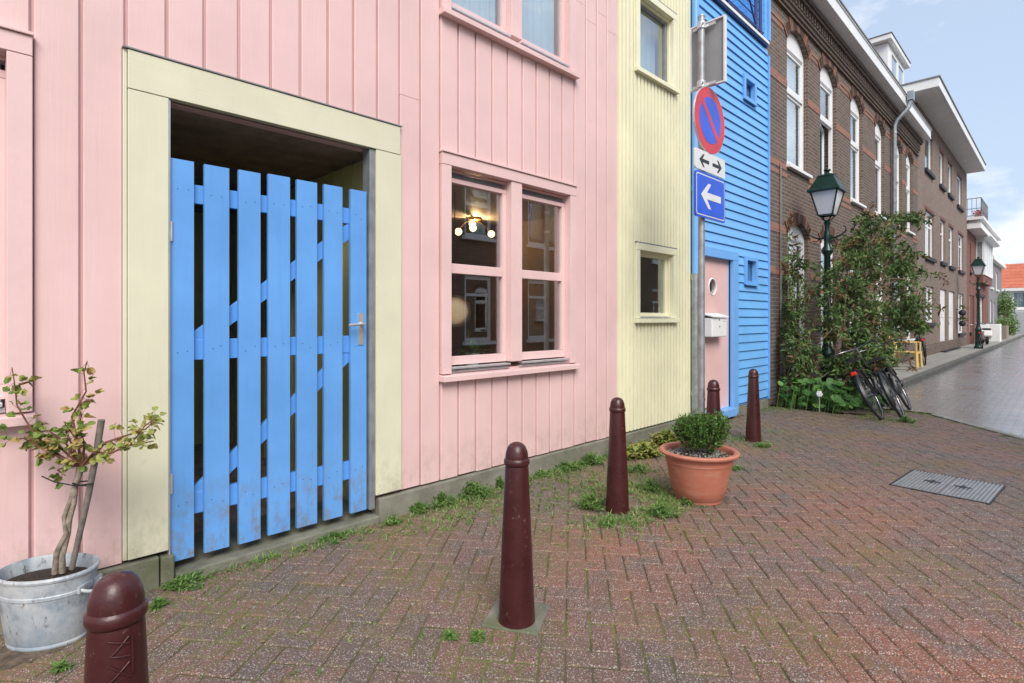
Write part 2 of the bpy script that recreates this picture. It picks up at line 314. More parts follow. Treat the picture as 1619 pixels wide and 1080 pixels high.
# ------------------------------------------------------------------ mesh helpers
class MB:
    def __init__(s): s.v, s.f, s.t, s.m = [], [], [], []; s.cur = 0; s.tone = .5
    def add(s, vs, fs, tone=None):
        b = len(s.v); s.v += [tuple(p) for p in vs]; s.t += [s.tone if tone is None else tone] * len(vs)
        s.f += [tuple(b + i for i in f) for f in fs]; s.m += [s.cur] * len(fs); return s
    def box(s, x0, x1, y0, y1, z0, z1, tone=None):
        return s.add([(x0, y0, z0), (x1, y0, z0), (x1, y1, z0), (x0, y1, z0), (x0, y0, z1), (x1, y0, z1), (x1, y1, z1), (x0, y1, z1)],
                     [(0, 3, 2, 1), (4, 5, 6, 7), (0, 1, 5, 4), (1, 2, 6, 5), (2, 3, 7, 6), (3, 0, 4, 7)], tone)
    def obox(s, c, h, rot=None, tone=None):
        Mx = rot if rot is not None else Matrix.Identity(3); c = Vector(c)
        vs = [c + Mx @ Vector((a * h[0], b * h[1], d * h[2])) for a, b, d in
              [(-1, -1, -1), (1, -1, -1), (1, 1, -1), (-1, 1, -1), (-1, -1, 1), (1, -1, 1), (1, 1, 1), (-1, 1, 1)]]
        return s.add(vs, [(0, 3, 2, 1), (4, 5, 6, 7), (0, 1, 5, 4), (1, 2, 6, 5), (2, 3, 7, 6), (3, 0, 4, 7)], tone)
    def bar(s, a, b, w_, h_, up=(0, 0, 1)):
        a, b = Vector(a), Vector(b); d = b - a; L = d.length; x = d / L; y = Vector(up).cross(x)
        if y.length < 1e-4: y = Vector((0, 1, 0)).cross(x)
        y.normalize(); z = x.cross(y); return s.obox((a + b) / 2, (L / 2, w_ / 2, h_ / 2), Matrix((x, y, z)).transposed())
    def quad(s, a, b, c, d, tone=None): return s.add([a, b, c, d], [(0, 1, 2, 3)], tone)
    def tube(s, pts, r, n=8, cap=True, tone=None, closed=False):
        pts = [Vector(p) for p in pts]; k = len(pts)
        rs = r if isinstance(r, (list, tuple)) else [r] * k
        vs, fs = [], []; prev = None
        for i, p in enumerate(pts):
            if closed: d = pts[(i + 1) % k] - pts[i - 1]
            else: d = pts[min(i + 1, k - 1)] - pts[max(i - 1, 0)]
            if d.length < 1e-9: d = Vector((0, 0, 1))
            d.normalize()
            u = prev if prev is not None else (Vector((0, 0, 1)) if abs(d.z) < .9 else Vector((1, 0, 0)))
            u = u - d * u.dot(d)
            if u.length < 1e-5: u = d.orthogonal()
            u.normalize(); prev = u; q = d.cross(u)
            for j in range(n):
                a = 2 * math.pi * j / n; vs.append(p + (u * math.cos(a) + q * math.sin(a)) * rs[i])
        for i in range(k if closed else k - 1):
            for j in range(n):
                a, b_ = i * n + j, i * n + (j + 1) % n; i2 = (i + 1) % k
                fs.append((a, b_, i2 * n + (j + 1) % n, i2 * n + j))
        if cap and not closed: fs += [tuple(range(n - 1, -1, -1)), tuple((k - 1) * n + j for j in range(n))]
        return s.add(vs, fs, tone)
    def lathe(s, prof, c=(0, 0, 0), n=32, sx=1, sy=1, axis='z', capb=True, capt=True):
        vs, fs = [], []
        for r, z in prof:
            for j in range(n):
                a = 2 * math.pi * j / n; x, y = r * math.cos(a) * sx, r * math.sin(a) * sy
                vs.append((c[0] + x, c[1] + y, c[2] + z) if axis == 'z' else (c[0] + x, c[1] + z, c[2] + y) if axis == 'y' else (c[0] + z, c[1] + x, c[2] + y))
        k = len(prof)
        for i in range(k - 1):
            for j in range(n): fs.append((i * n + j, i * n + (j + 1) % n, (i + 1) * n + (j + 1) % n, (i + 1) * n + j))
        if capb: fs.append(tuple(range(n - 1, -1, -1)))
        if capt: fs.append(tuple((k - 1) * n + j for j in range(n)))
        return s.add(vs, fs)
    def prism(s, pts, y0, y1, tone=None):          # polygon in x-z (counter-clockwise seen from -y), extruded y0 (front) to y1
        n = len(pts); vs = [(p[0], y0, p[1]) for p in pts] + [(p[0], y1, p[1]) for p in pts]
        return s.add(vs, [tuple(range(n)), tuple(range(2 * n - 1, n - 1, -1))] + [(i, i + n, (i + 1) % n + n, (i + 1) % n) for i in range(n)], tone)
    def sphere(s, c, r, n=16, m=10, sz=1):
        prof = [(max(1e-4, r * math.sin(math.pi * i / m)), -r * sz * math.cos(math.pi * i / m)) for i in range(m + 1)]
        return s.lathe(prof, c, n)
    def leaf(s, p, d, up, L, W, fold=.25, tone=None, droop=.2, n=2):
        p, d = Vector(p), Vector(d).normalized(); sd_ = d.cross(Vector(up))
        if sd_.length < 1e-3: sd_ = d.orthogonal()
        sd_.normalize(); nm = sd_.cross(d).normalized()
        a = p; m1 = p + d * L * .45 + nm * L * .04; e = p + d * L - nm * L * droop
        l1 = p + d * L * .42 + sd_ * W / 2 + nm * W * fold; r1 = p + d * L * .42 - sd_ * W / 2 + nm * W * fold
        if n == 2: return s.add([a, l1, e, r1, m1], [(0, 4, 1), (1, 4, 2), (0, 3, 4), (3, 2, 4)], tone)
        l2 = p + d * L * .8 + sd_ * W * .38 - nm * L * droop * .4; r2 = p + d * L * .8 - sd_ * W * .38 - nm * L * droop * .4
        l0 = p + d * L * .1 + sd_ * W * .36 + nm * W * fold * .5; r0 = p + d * L * .1 - sd_ * W * .36 + nm * W * fold * .5
        return s.add([a, l0, l1, l2, e, r2, r1, r0, m1], [(0, 8, 1), (1, 8, 2), (2, 8, 3), (3, 8, 4), (4, 8, 5), (5, 8, 6), (6, 8, 7), (7, 8, 0)], tone)
    def build(s, name, mats, parent=None, smooth=False, bevel=0, seg=2):
        me = bpy.data.meshes.new(name); me.from_pydata(s.v, [], s.f)
        ml = mats if isinstance(mats, (list, tuple)) else [mats]
        for m_ in ml: me.materials.append(M[m_] if isinstance(m_, str) else m_)
        if len(ml) > 1: me.polygons.foreach_set('material_index', s.m)
        at = me.attributes.new('tone', 'FLOAT', 'POINT'); at.data.foreach_set('value', s.t)
        if smooth: me.shade_smooth(); me.set_sharp_from_angle(angle=R(smooth if smooth is not True else 40))
        me.update(); o = bpy.data.objects.new(name, me); COL.objects.link(o)
        if parent:
            o.parent = parent
            if parent.name in WORLD: o.location = -Vector(WORLD[parent.name])
        if bevel:
            bv = o.modifiers.new('bevel', 'BEVEL'); bv.width = bevel; bv.segments = seg; bv.limit_method = 'ANGLE'; bv.angle_limit = R(40)
        return o
WORLD = {}
def tag(o, label=None, cat=None, group=None, kind=None):
    if label: o['label'] = label
    if cat: o['category'] = cat
    if group: o['group'] = group
    if kind: o['kind'] = kind
    return o
def thing(name, label, cat, loc=(0, 0, 0), rz=0, group=None, world=False):
    o = bpy.data.objects.new(name, None); COL.objects.link(o); o.location = loc; o.rotation_euler = (0, 0, rz); o.empty_display_size = .2
    if world: WORLD[o.name] = loc
    return tag(o, label, cat, group)
def copy_tree(o, parent=None):
    c = o.copy(); COL.objects.link(c); c.parent = parent
    for ch in [x for x in bpy.data.objects if x.parent == o and x is not c]: copy_tree(ch, c)
    return c
def cells(x0, x1, z0, z1, holes):
    xs = sorted({x0, x1} | {h[i] for h in holes for i in (0, 1) if x0 < h[i] < x1}); zs = sorted({z0, z1} | {h[i] for h in holes for i in (2, 3) if z0 < h[i] < z1})
    for a, b in zip(xs, xs[1:]):
        run = None
        for c, d in zip(zs, zs[1:]):
            mx_, mz = (a + b) / 2, (c + d) / 2
            if any(h[0] < mx_ < h[1] and h[2] < mz < h[3] for h in holes):
                if run: yield a, b, run[0], run[1]
                run = None
            else: run = (run[0], d) if run else (c, d)
        if run: yield a, b, run[0], run[1]
def wall_mesh(mb, x0, x1, z0, z1, holes, y, depth):
    for a, b, c, d in cells(x0, x1, z0, z1, holes): mb.quad((a, y, c), (b, y, c), (b, y, d), (a, y, d))
    e = y + depth
    for h in holes:
        a, b, c, d = h[:4]; c = max(c, z0); d = min(d, z1)
        mb.quad((a, y, c), (a, y, d), (a, e, d), (a, e, c)); mb.quad((b, y, c), (b, e, c), (b, e, d), (b, y, d))
        mb.quad((a, y, d), (b, y, d), (b, e, d), (a, e, d))
        if c > z0: mb.quad((a, y, c), (a, e, c), (b, e, c), (b, y, c))
def shell(mb, x0, x1, z0, z1, y1, y0=.0):      # sides, back and roof of a house box
    mb.quad((x0, y0, z0), (x0, y0, z1), (x0, y1, z1), (x0, y1, z0)); mb.quad((x1, y0, z0), (x1, y1, z0), (x1, y1, z1), (x1, y0, z1))
    mb.quad((x0, y1, z0), (x0, y1, z1), (x1, y1, z1), (x1, y1, z0)); mb.quad((x0, y0, z1), (x1, y0, z1), (x1, y1, z1), (x0, y1, z1))

# ------------------------------------------------------------------ ground, paving, road
def struct(name, mb, m, **k): return tag(mb.build(name, m, None, **k), kind='structure')
struct('ground', MB().quad((-300, -300, -.06), (300, -300, -.06), (300, 300, -.06), (-300, 300, -.06)), 'ground')
struct('joint_bed', MB().box(-6, 10.4, -9, .02, -.055, -.0065), 'joint')
mb = MB(); A = R(39); ux, uy = Vector((math.cos(A), math.sin(A))), Vector((-math.sin(A), math.cos(A))); W_ = .1045; G = .0028
def edge_x(y): return 9.55 if y > -1.9 else 9.55 - (-1.9 - y) * 1.25 if y > -3.1 else 8.05
cover = (5.22, 5.98, -2.93, -2.27)
def in_cover(x, y):
    dx, dy = x - 5.605, y + 2.585; a = R(-4); rx, ry = dx * math.cos(a) + dy * math.sin(a), -dx * math.sin(a) + dy * math.cos(a)
    return abs(rx) < .27 and abs(ry) < .26
prnd = random.Random(3)
for i in range(-150, 150):
    for j in range(-150, 150):
        d = (i - j) % 4
        if d == 0: w2, h2 = 2, 1
        elif d == 3: w2, h2 = 1, 2
        else: continue
        x0, y0, x1, y1 = i * W_ + G, j * W_ + G, (i + w2) * W_ - G, (j + h2) * W_ - G
        cxy = ux * ((x0 + x1) / 2) + uy * ((y0 + y1) / 2)
        if not (-3.6 < cxy.x < edge_x(cxy.y) and -6.8 < cxy.y < -.04): continue
        if in_cover(cxy.x, cxy.y): continue
        if cxy.x > 8.85 and cxy.y > -1.2: continue
        z = prnd.gauss(0, .0010) + .0005 + .0015 * math.sin(cxy.x * 1.3) * math.sin(cxy.y * 1.7 + 1) ; tx, ty = prnd.gauss(0, .006), prnd.gauss(0, .006); t = prnd.random(); q = .0065
        def P3(a, b, dz):
            p = ux * a + uy * b; return (p.x, p.y, z + dz + tx * (a - (x0 + x1) / 2) + ty * (b - (y0 + y1) / 2))
        jx = [prnd.uniform(-.0015, .0015) for _ in range(4)]
        x0 += jx[0]; x1 += jx[1]; y0 += jx[2]; y1 += jx[3]
        vs = [P3(x0, y0, -.03), P3(x1, y0, -.03), P3(x1, y1, -.03), P3(x0, y1, -.03), P3(x0, y0, -q * .8), P3(x1, y0, -q * .8), P3(x1, y1, -q * .8), P3(x0, y1, -q * .8),
              P3(x0 + q, y0 + q, 0), P3(x1 - q, y0 + q, 0), P3(x1 - q, y1 - q, 0), P3(x0 + q, y1 - q, 0)]
        mb.add(vs, [(0, 1, 5, 4), (1, 2, 6, 5), (2, 3, 7, 6), (3, 0, 4, 7), (4, 5, 9, 8), (5, 6, 10, 9), (6, 7, 11, 10), (7, 4, 8, 11), (8, 9, 10, 11)], t)
struct('pavement', mb, 'paver')
mb = MB(); ys = [-1.02, -1.9, -3.1, -9]
poly = [(60.5, -1.02), (9.75, -1.02), (9.75, -1.9), (8.25, -3.1), (8.25, -9), (60.5, -9)]
n = len(poly); mb.add([(x, y, .006) for x, y in poly] , [tuple(range(n))]); struct('road', mb, 'road')
mb = MB()
for k in range(6):
    a = k / 6; b = (k + 1) / 6 - .01; pa = Vector((9.66 - 1.5 * a, -1.95 - 1.2 * a, -.004)); pb = Vector((9.66 - 1.5 * b, -1.95 - 1.2 * b, -.004)); mb.bar(pa, pb, .09, .03)
struct('road_edge_kerb', mb, 'kerb_light', bevel=.004)
struct('sidewalk', MB().box(10.9, 60.5, -.92, .02, -.05, .12), 'tilewalk')
mb = MB(); x = 10.7
while x < 60: mb.box(x, x + .99, -1.06, -.925, -.05, .128 + random.uniform(-.003, .003)); x += 1.0
struct('kerb', mb, 'kerb', bevel=.012)
mb = MB(); N = 26
for a in range(N):
    for b in range(14):
        def H(i, j): 
            x, y = 8.85 + i * 2.05 / N, -1.28 + j * 1.25 / 14; r = random.Random(i * 31 + j); return (x + r.uniform(-.02, .02), y + r.uniform(-.02, .02), .012 + .05 * math.sin(math.pi * i / N) * math.sin(math.pi * min(1, j / 10)) + r.uniform(0, .015))
        mb.quad(H(a, b), H(a + 1, b), H(a + 1, b + 1), H(a, b + 1))
struct('planting_bed', mb, 'bed_soil', smooth=True)

# ------------------------------------------------------------------ pink house
PX = [.21 + .1741 * k for k in range(-16, 26)] + [4.733]
pink = thing('pink_house', 'pink timber house with vertical boards and a cream framed passage', 'house', (1.3, 0, 0), world=True)
win_holes = [(2.56, 3.95, .95, 2.50), (2.56, 3.95, 3.64, 5.2), (-1.3, .125, .95, 2.50), (-1.3, .125, 3.64, 5.2)]
holes = win_holes + [(.735, 1.93, 0, 2.475)]
mb = MB(); wall_mesh(mb, -4, 4.733, .16, 7.6, holes, .0, .10); shell(mb, -4, 4.733, .0, 7.6, 4.2)
mb.build('wall', 'pink', pink)
skip = [(2.475, 4.038, .887, 2.58), (2.475, 4.038, 3.58, 5.3), (-1.38, .211, .887, 2.60), (-1.38, .211, 3.58, 5.3), (.54, 2.125, 0, 2.672)]
mb = MB()
for a, b in zip(PX, PX[1:]):
    dz = random.uniform(-.004, .004); yo = random.uniform(-.0015, .0015)
    bj = {4.04: 4.34, 4.21: 4.22, 4.39: 4.36, 4.56: 4.24}.get(round(a, 2), 0) or (random.choice((1.9, 2.9, 3.9, 4.6)) if random.random() < .22 and (a < .3 or a > 2.0) else 9)
    for c in cells(a + .0075, b - .0075 if b < 4.7 else b, .165 + dz, 7.5, skip + [(a, b, bj, bj + .003)]):
        x0, x1, z0, z1 = c; L = abs(x0 - (a + .0075)) < 1e-6; Rr = abs(x1 - (b - .0075)) < 1e-6; q = .005
        xa, xb = x0 + (q if L else 0), x1 - (q if Rr else 0); y = -.022 + yo
        mb.add([(x0, -.001, z0), (x0, y + q, z0), (xa, y, z0), (xb, y, z0), (x1, y + q, z0), (x1, -.001, z0),
                (x0, -.001, z1), (x0, y + q, z1), (xa, y, z1), (xb, y, z1), (x1, y + q, z1), (x1, -.001, z1)],
               [(0, 1, 7, 6), (1, 2, 8, 7), (2, 3, 9, 8), (3, 4, 10, 9), (4, 5, 11, 10), (0, 5, 4, 3, 2, 1), (6, 7, 8, 9, 10, 11)])
mb.build('cladding', 'pink', pink)
mb = MB()
xx = -4
while xx < .70:
    x1 = min(xx + 1.9, .70); mb.box(xx, x1 - .006, -.045, .08, -.05, .152); xx = x1
mb.box(.700, .76, -.05, .15, -.05, .145)
mb.build('plinth', 'concrete', pink, bevel=.008)
MB().box(1.955, 4.733, -.045, .08, -.05, .152).build('plinth', 'concrete', pink, bevel=.008)
MB().box(.765, 1.95, -.06, .5, -.05, .045).build('threshold', 'slab', pink, bevel=.008)
# cream portal surround
for q in ((.562, .735, -.042, .02, .172, 2.472), (1.932, 2.128, -.042, .02, .178, 2.472), (.543, .560, -.034, .02, .172, 2.664)): MB().box(*q).build('door_jamb', 'cream', pink, bevel=.003)
MB().box(.562, 2.118, -.044, .02, 2.475, 2.664).build('lintel', 'cream_h', pink, bevel=.003)
mb = MB(); mb.box(.70, 2.13, -.05, -.024, 2.667, 2.674); mb.box(.54, .70, -.05, -.024, 2.667, 2.674); mb.build('drip_strip', 'lead', pink)
mb = MB(); mb.box(1.889, 1.928, -.03, .06, .09, 2.47); mb.build('metal_jamb', 'grey_strip', pink, bevel=.002)
mb = MB(); mb.box(.737, .745, -.03, .05, .09, 2.47); mb.build('metal_jamb', 'alu', pink)
# passage behind the gate
mb = MB()
mb.quad((.72, .1, 0), (.72, .1, 2.475), (.72, 3.2, 2.475), (.72, 3.2, 0)); mb.quad((.72, 3.2, 0), (.72, 3.2, 2.475), (2.02, 3.2, 2.475), (2.02, 3.2, 0))
x = .1
while x < 3.2: mb.box(2.0, 2.02, x, x + .135, 0, 2.475); x += .15
mb.quad((2.02, .1, 0), (2.02, 3.2, 0), (2.02, 3.2, 2.475), (2.02, .1, 2.475))
mb.build('passage_wall', 'passage', pink)
mb = MB(); mb.box(.70, 2.05, .101, 3.25, 2.476, 2.52); mb.build('passage_ceiling', 'soffit', pink)
MB().box(.70, 2.05, .501, 3.2, -.05, .03).build('passage_floor', 'soffit', pink)
# gate
gx0, gx1, gz0, gz1 = .750, 1.876, .09, 2.183
pk = [(.750, .858), (.908, 1.032), (1.081, 1.199), (1.243, 1.369), (1.411, 1.537), (1.583, 1.705), (1.762, 1.876)]
gate = MB().box(.86, 1.81, .014, .05, 1.13, 1.24).build('gate', 'blue_h', pink, bevel=.003)
for z0, z1 in [(1.965, 2.065), (.31, .425)]: MB().box(.86, 1.81, .014, .05, z0, z1).build('rail', 'blue_h', gate, bevel=.003)
for a, b in pk:
    dz = random.uniform(-.006, .006); mb = MB().box(a, b, -.012, .012, gz0 + abs(dz), gz1 + dz); mb.cur = 1
    for zc in (2.015, 1.185, .368):
        for xs_ in (a + (b - a) * .3, a + (b - a) * .7): mb.lathe([(.0032, -.0125), (.0032, -.0115)], (xs_ + random.uniform(-.006, .006), 0, zc + random.uniform(-.02, .02)), 8, axis='y')
    mb.build('picket', ['blue', 'navy'], gate, bevel=.003)
for (a, b) in [((.83, 1.20), (1.86, 1.99)), ((.83, .37), (1.80, 1.15))]:
    mb = MB(); mb.bar((a[0], .034, a[1]), (b[0], .034, b[1]), .03, .085); mb.build('brace', 'blue_h', gate, bevel=.002)
mb = MB(); mb.prism([(1.812, 1.18), (1.852, 1.18), (1.852, 1.378), (1.842, 1.39), (1.822, 1.39), (1.812, 1.378)], -.018, -.0125)
mb.box(1.827, 1.837, -.0195, -.0175, 1.215, 1.245); lp = mb.build('lock_plate', 'alu', gate)
mb = MB(); mb.tube([(1.832, -.015, 1.315), (1.832, -.06, 1.315), (1.82, -.068, 1.315), (1.72, -.07, 1.31)], [.009, .009, .009, .008], 10); mb.sphere((1.832, -.016, 1.315), .014, 10, 6)
mb.build('handle', 'alu', gate, smooth=True)
for z_ in (.45, 1.75): MB().tube([(.752, -.016, z_), (.752, -.016, z_ + .1)], .008, 8).build('hinge', 'alu', gate, smooth=True)

def pink_window(x0, x1, z0, z1, upper=False):
    m0 = (x0 + x1) / 2
    mb = MB(); cw = .085
    mb.box(x0, x0 + cw, -.05, .02, z0 + .055, z1 - .10); mb.box(x1 - cw, x1, -.05, .02, z0 + .055, z1 - .10)
    mb.box(x0, x1, -.052, .02, z1 - .098, z1 - .012)
    mb.box(m0 - .062, m0 + .062, -.042, .055, z0 + .11, z1 - .10)
    fr = mb.build('window', 'pink_trim', pink, bevel=.003)
    MB().box(x0 - .006, x1 + .004, -.064, -.002, z1 - .010, z1 + .004).build('head_cap', 'pink_trim', fr, bevel=.002)
    mb = MB(); mb.add([(x0 - .01, -.085, z0), (x1 + .01, -.085, z0), (x1 + .01, .02, z0), (x0 - .01, .02, z0), (x0 - .01, -.085, z0 + .04), (x1 + .01, -.085, z0 + .04), (x1 + .01, .02, z0 + .054), (x0 - .01, .02, z0 + .054)],
                      [(0, 3, 2, 1), (4, 5, 6, 7), (0, 1, 5, 4), (1, 2, 6, 5), (2, 3, 7, 6), (3, 0, 4, 7)])
    mb.build('sill', 'pink_trim', fr, bevel=.003)
    for a, b in ((x0 + cw, m0 - .062), (m0 + .062, x1 - cw)):
        sb, st = z0 + .11, z1 - .165
        mb = MB(); s_ = .042
        mb.box(a, b, .022, .075, sb, sb + .065); mb.box(a, b, .022, .075, st - .035, st)
        mb.box(a, a + (s_ * .3), .022, .075, sb + .066, st - .036); mb.box(b - s_, b, .022, .075, sb + .066, st - .036)
        if not upper: mb.box(a + s_ * .3 + .001, b - s_ - .001, .024, .073, (sb + st) / 2 - .012, (sb + st) / 2 + .062)
        mb.box(a, b, .03, .09, st + .045, z1 - .10)
        mb.build('sash', 'pink_trim', fr, bevel=.003)
        MB().box(a + .01, b - .03, .048, .054, sb + .04, st - .02).build('pane', 'glass' if not upper else 'glass_soft', fr)
        mb = MB(); mb.box(a + .02, b - .03, .034, .07, st + .005, st + .04)
        for k in range(3): mb.box(a + .02, b - .03, .026, .033, st + .007 + k * .012, st + .013 + k * .012)
        mb.build('vent_grille', 'lead', fr)
        mb = MB(); mb.box(a, b - .002, -.02, .02, z0 + .057, z0 + .075); mb.box(a + .01, b - .012, -.045, .02, z0 + .085, z0 + .10); mb.build('drip_bar', 'alu', fr, bevel=.002)
        if upper:
            mb = MB(); vs = []
            K = 60
            for k in range(K + 1):
                x = a + (b - a) * k / K; vs += [(x, .16 + .018 * math.sin(k * 1.15) + .01 * math.sin(k * .37), z0), (x, .16 + .018 * math.sin(k * 1.15), z1)]
            mb.add(vs, [(2 * k, 2 * k + 2, 2 * k + 3, 2 * k + 1) for k in range(K)]); mb.build('curtain', 'curtain', fr, smooth=80)
    return fr
pink_window(2.475, 4.038, .887, 2.585)
pink_window(2.475, 4.038, 3.58, 5.3, True)
pink_window(-1.38, .211, .887, 2.605, True)
pink_window(-1.38, .211, 3.58, 5.3, True)
# living room behind the lower window
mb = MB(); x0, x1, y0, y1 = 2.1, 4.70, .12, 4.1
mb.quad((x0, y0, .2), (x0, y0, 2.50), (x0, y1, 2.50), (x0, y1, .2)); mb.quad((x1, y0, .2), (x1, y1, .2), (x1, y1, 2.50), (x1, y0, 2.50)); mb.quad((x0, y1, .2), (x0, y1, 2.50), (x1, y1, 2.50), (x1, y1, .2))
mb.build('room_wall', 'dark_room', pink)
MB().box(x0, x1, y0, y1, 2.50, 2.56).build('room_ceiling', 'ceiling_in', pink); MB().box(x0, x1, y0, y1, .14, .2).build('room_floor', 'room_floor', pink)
ch = thing('ceiling_lamp', 'brass ceiling lamp with four lit round bulbs behind the pink window', 'lamp', (4.12, 1.5, 2.50), world=True)
mb = MB(); mb.lathe([(.07, -.02), (.07, 0)], (4.12, 1.5, 2.495), 20)
bul = [(3.89, 1.50, 2.317), (4.07, 1.46, 2.375), (4.13, 1.54, 2.435), (4.39, 1.50, 2.346)]
for p in bul: mb.tube([(4.12, 1.5, 2.48), (4.12 * .5 + p[0] * .5, 1.5 * .5 + p[1] * .5, 2.44), (p[0], p[1], p[2] + .02)], .006, 6)
mb.build('arms', 'brass', ch, smooth=True)
for p in bul: MB().sphere(p, .042, 16, 10).build('bulb', 'bulb', ch, smooth=80)
ld = bpy.data.lights.new('ceiling_lamp_light', 'POINT'); ld.energy = 32; ld.color = (1, .62, .3); ld.shadow_soft_size = .006
lo = bpy.data.objects.new('ceiling_lamp_light', ld); COL.objects.link(lo); lo.parent = ch; lo.location = (0, 0, -.07)
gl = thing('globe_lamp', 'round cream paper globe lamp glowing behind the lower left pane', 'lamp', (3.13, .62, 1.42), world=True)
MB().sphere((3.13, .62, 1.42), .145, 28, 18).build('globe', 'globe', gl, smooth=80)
mb = MB(); mb.tube([(3.13, .62, 1.55), (3.13, .62, 2.50)], .004, 6); mb.build('cord', 'black', gl)
hp = thing('house_plant', 'green leafy house plant behind the lower left pane', 'plant', (3.10, .34, .95), world=True)
mb = MB()
for k in range(46):
    a = random.uniform(0, 6.28); e = random.uniform(.1, 1.2); d = Vector((math.cos(a) * math.cos(e), math.sin(a) * math.cos(e) * .6, math.sin(e)))
    mb.leaf(Vector((3.10, .34, 1.03)) + d * random.uniform(.02, .13), d, (0, 0, 1), random.uniform(.06, .1), .035, tone=random.random())
mb.build('foliage', 'weed_leaf', hp); mb = MB(); mb.lathe([(.05, 0), (.065, .1)], (3.10, .34, .95), 20); mb.build('pot', 'white', hp, smooth=True)

# ------------------------------------------------------------------ pale yellow house
yel = thing('yellow_house', 'pale yellow house clad in narrow vertical battens', 'house', (5.5, 0, 0), world=True)
yh = [(5.10, 5.82, 1.39, 2.07), (5.10, 5.82, 4.06, 4.80)]
mb = MB(); wall_mesh(mb, 4.733, 6.29, .16, 7.6, yh, .0, .1); shell(mb, 4.735, 6.288, .0, 7.6, 4.2); mb.build('wall', 'yellow', yel)
mb = MB(); x = 4.745; sk = [(5.045, 5.905, 1.31, 2.165), (5.045, 5.905, 3.975, 4.9)]
while x < 6.24:
    for c in cells(x, x + .050, .17, 7.5, sk):
        a, b, z0, z1 = c; q = .004 if b - a > .03 else .001
        mb.add([(a, -.001, z0), (a + q, -.036, z0), (b - q, -.036, z0), (b, -.001, z0), (a, -.001, z1), (a + q, -.036, z1), (b - q, -.036, z1), (b, -.001, z1)], [(0, 1, 5, 4), (1, 2, 6, 5), (2, 3, 7, 6), (0, 3, 2, 1), (4, 5, 6, 7)])
    x += .0705
mb.build('cladding', 'yellow', yel)
MB().box(4.739, 6.29, -.045, .08, -.05, .15).build('plinth', 'concrete', yel, bevel=.008)
mb = MB(); mb.box(6.262, 6.288, -.03, .0, .16, 7.5)
mb.build('corner_trim', 'lead', yel)
def y_window(x0, x1, z0, z1, up):
    mb = MB(); cw = .07
    mb.box(x0, x0 + cw, -.056, .02, z0 + .04, z1 - .075); mb.box(x1 - cw, x1, -.056, .02, z0 + .04, z1 - .075); mb.box(x0, x1, -.058, .02, z1 - .073, z1)
    fr = mb.build('window', 'yellow_h', yel, bevel=.003)
    MB().box(x0 - .02, x1 + .02, -.085, .02, z0 - .01, z0 + .037).build('sill', 'yellow_h', fr, bevel=.004)
    MB().box(x0 - .01, x1 + .01, -.055, -.003, z1 + .002, z1 + .014).build('head_cap', 'lead', fr)
    mb = MB(); a, b = x0 + cw, x1 - cw; c, d = z0 + .042, z1 - .075
    mb.box(a, b, .025, .07, c, c + .06); mb.box(a, b, .025, .07, d - .05, d); mb.box(a, a + .02, .025, .07, c + .06, d - .05); mb.box(b - .055, b, .025, .07, c + .06, d - .05)
    mb.build('sash', 'lead' if up else 'yellow_h', fr, bevel=.003)
    MB().box(a + .01, b - .03, .045, .05, c + .03, d - .02).build('pane', 'glass_soft' if up else 'glass', fr)
    if up:
        mb = MB(); mb.add([v for k in range(31) for v in ((a + (b - a) * k / 30, .2 + .012 * math.sin(k * 1.4), c), (a + (b - a) * k / 30, .2 + .012 * math.sin(k * 1.4), d))], [(2 * k, 2 * k + 2, 2 * k + 3, 2 * k + 1) for k in range(30)])
        mb.build('curtain', 'curtain', fr, smooth=80)
    else: MB().box(a, b - .01, -.02, .02, c + .002, c + .018).build('drip_bar', 'alu', fr)
y_window(5.05, 5.90, 1.315, 2.16, False); y_window(5.05, 5.90, 3.985, 4.9, True)
for (px, pz) in ((5.985, 2.14), (5.89, .86), (6.03, 3.3)): MB().lathe([(.012, -.03), (.012, -.022)], (px, 0, pz), 10, axis='y').build('bolt', 'lead', yel)

# ------------------------------------------------------------------ blue house
blu = thing('blue_house', 'bright blue house with horizontal boards and a pink door', 'house', (7.5, 0, 0), world=True)
bh = [(6.62, 7.48, .14, 2.15), (7.93, 8.29, 1.88, 2.19), (7.90, 8.25, 4.53, 4.79)]
mb = MB(); wall_mesh(mb, 6.292, 8.775, .12, 5.52, bh, .0, .1); shell(mb, 6.292, 8.775, 0, 5.52, 4.2); mb.build('wall', 'blue_board', blu)
mb = MB(); z = .16; sk = [(6.292, 6.36, 0, 9), (6.55, 7.655, 0, 2.27), (7.885, 8.345, 1.835, 2.25), (7.84, 8.29, 4.475, 4.845)]
while z < 5.45:
    z1 = min(z + .122, 5.5)
    for c in cells(6.36, 8.775, z, z1 - .001, sk):
        a, b, c0, c1 = c; f0 = -.030 + .02 * (c0 - z) / .122; f1 = -.030 + .02 * (c1 - z) / .122
        mb.add([(a, -.001, c0), (b, -.001, c0), (a, f0, c0), (b, f0, c0), (a, f1, c1), (b, f1, c1), (a, -.001, c1), (b, -.001, c1)], [(0, 1, 3, 2), (2, 3, 5, 4), (4, 5, 7, 6), (0, 2, 4, 6), (1, 7, 5, 3)])
    z = z1
mb.build('cladding', 'blue_board', blu)
mb = MB(); mb.box(6.30, 8.775, -.035, .08, -.05, .115); mb.build('plinth', 'concrete', blu, bevel=.006)
mb = MB(); mb.box(6.55, 6.62, -.045, .02, .15, 2.15); mb.box(7.48, 7.655, -.045, .02, .03, 2.15); mb.box(6.55, 7.655, -.047, .02, 2.152, 2.27)
fr = mb.build('door_frame', 'blue_trim', blu, bevel=.003)
mb = MB(); mb.box(6.50, 7.477, -.10, .10, .03, .135); mb.build('doorstep', 'blue_trim', blu, bevel=.006)
dr = MB(); 
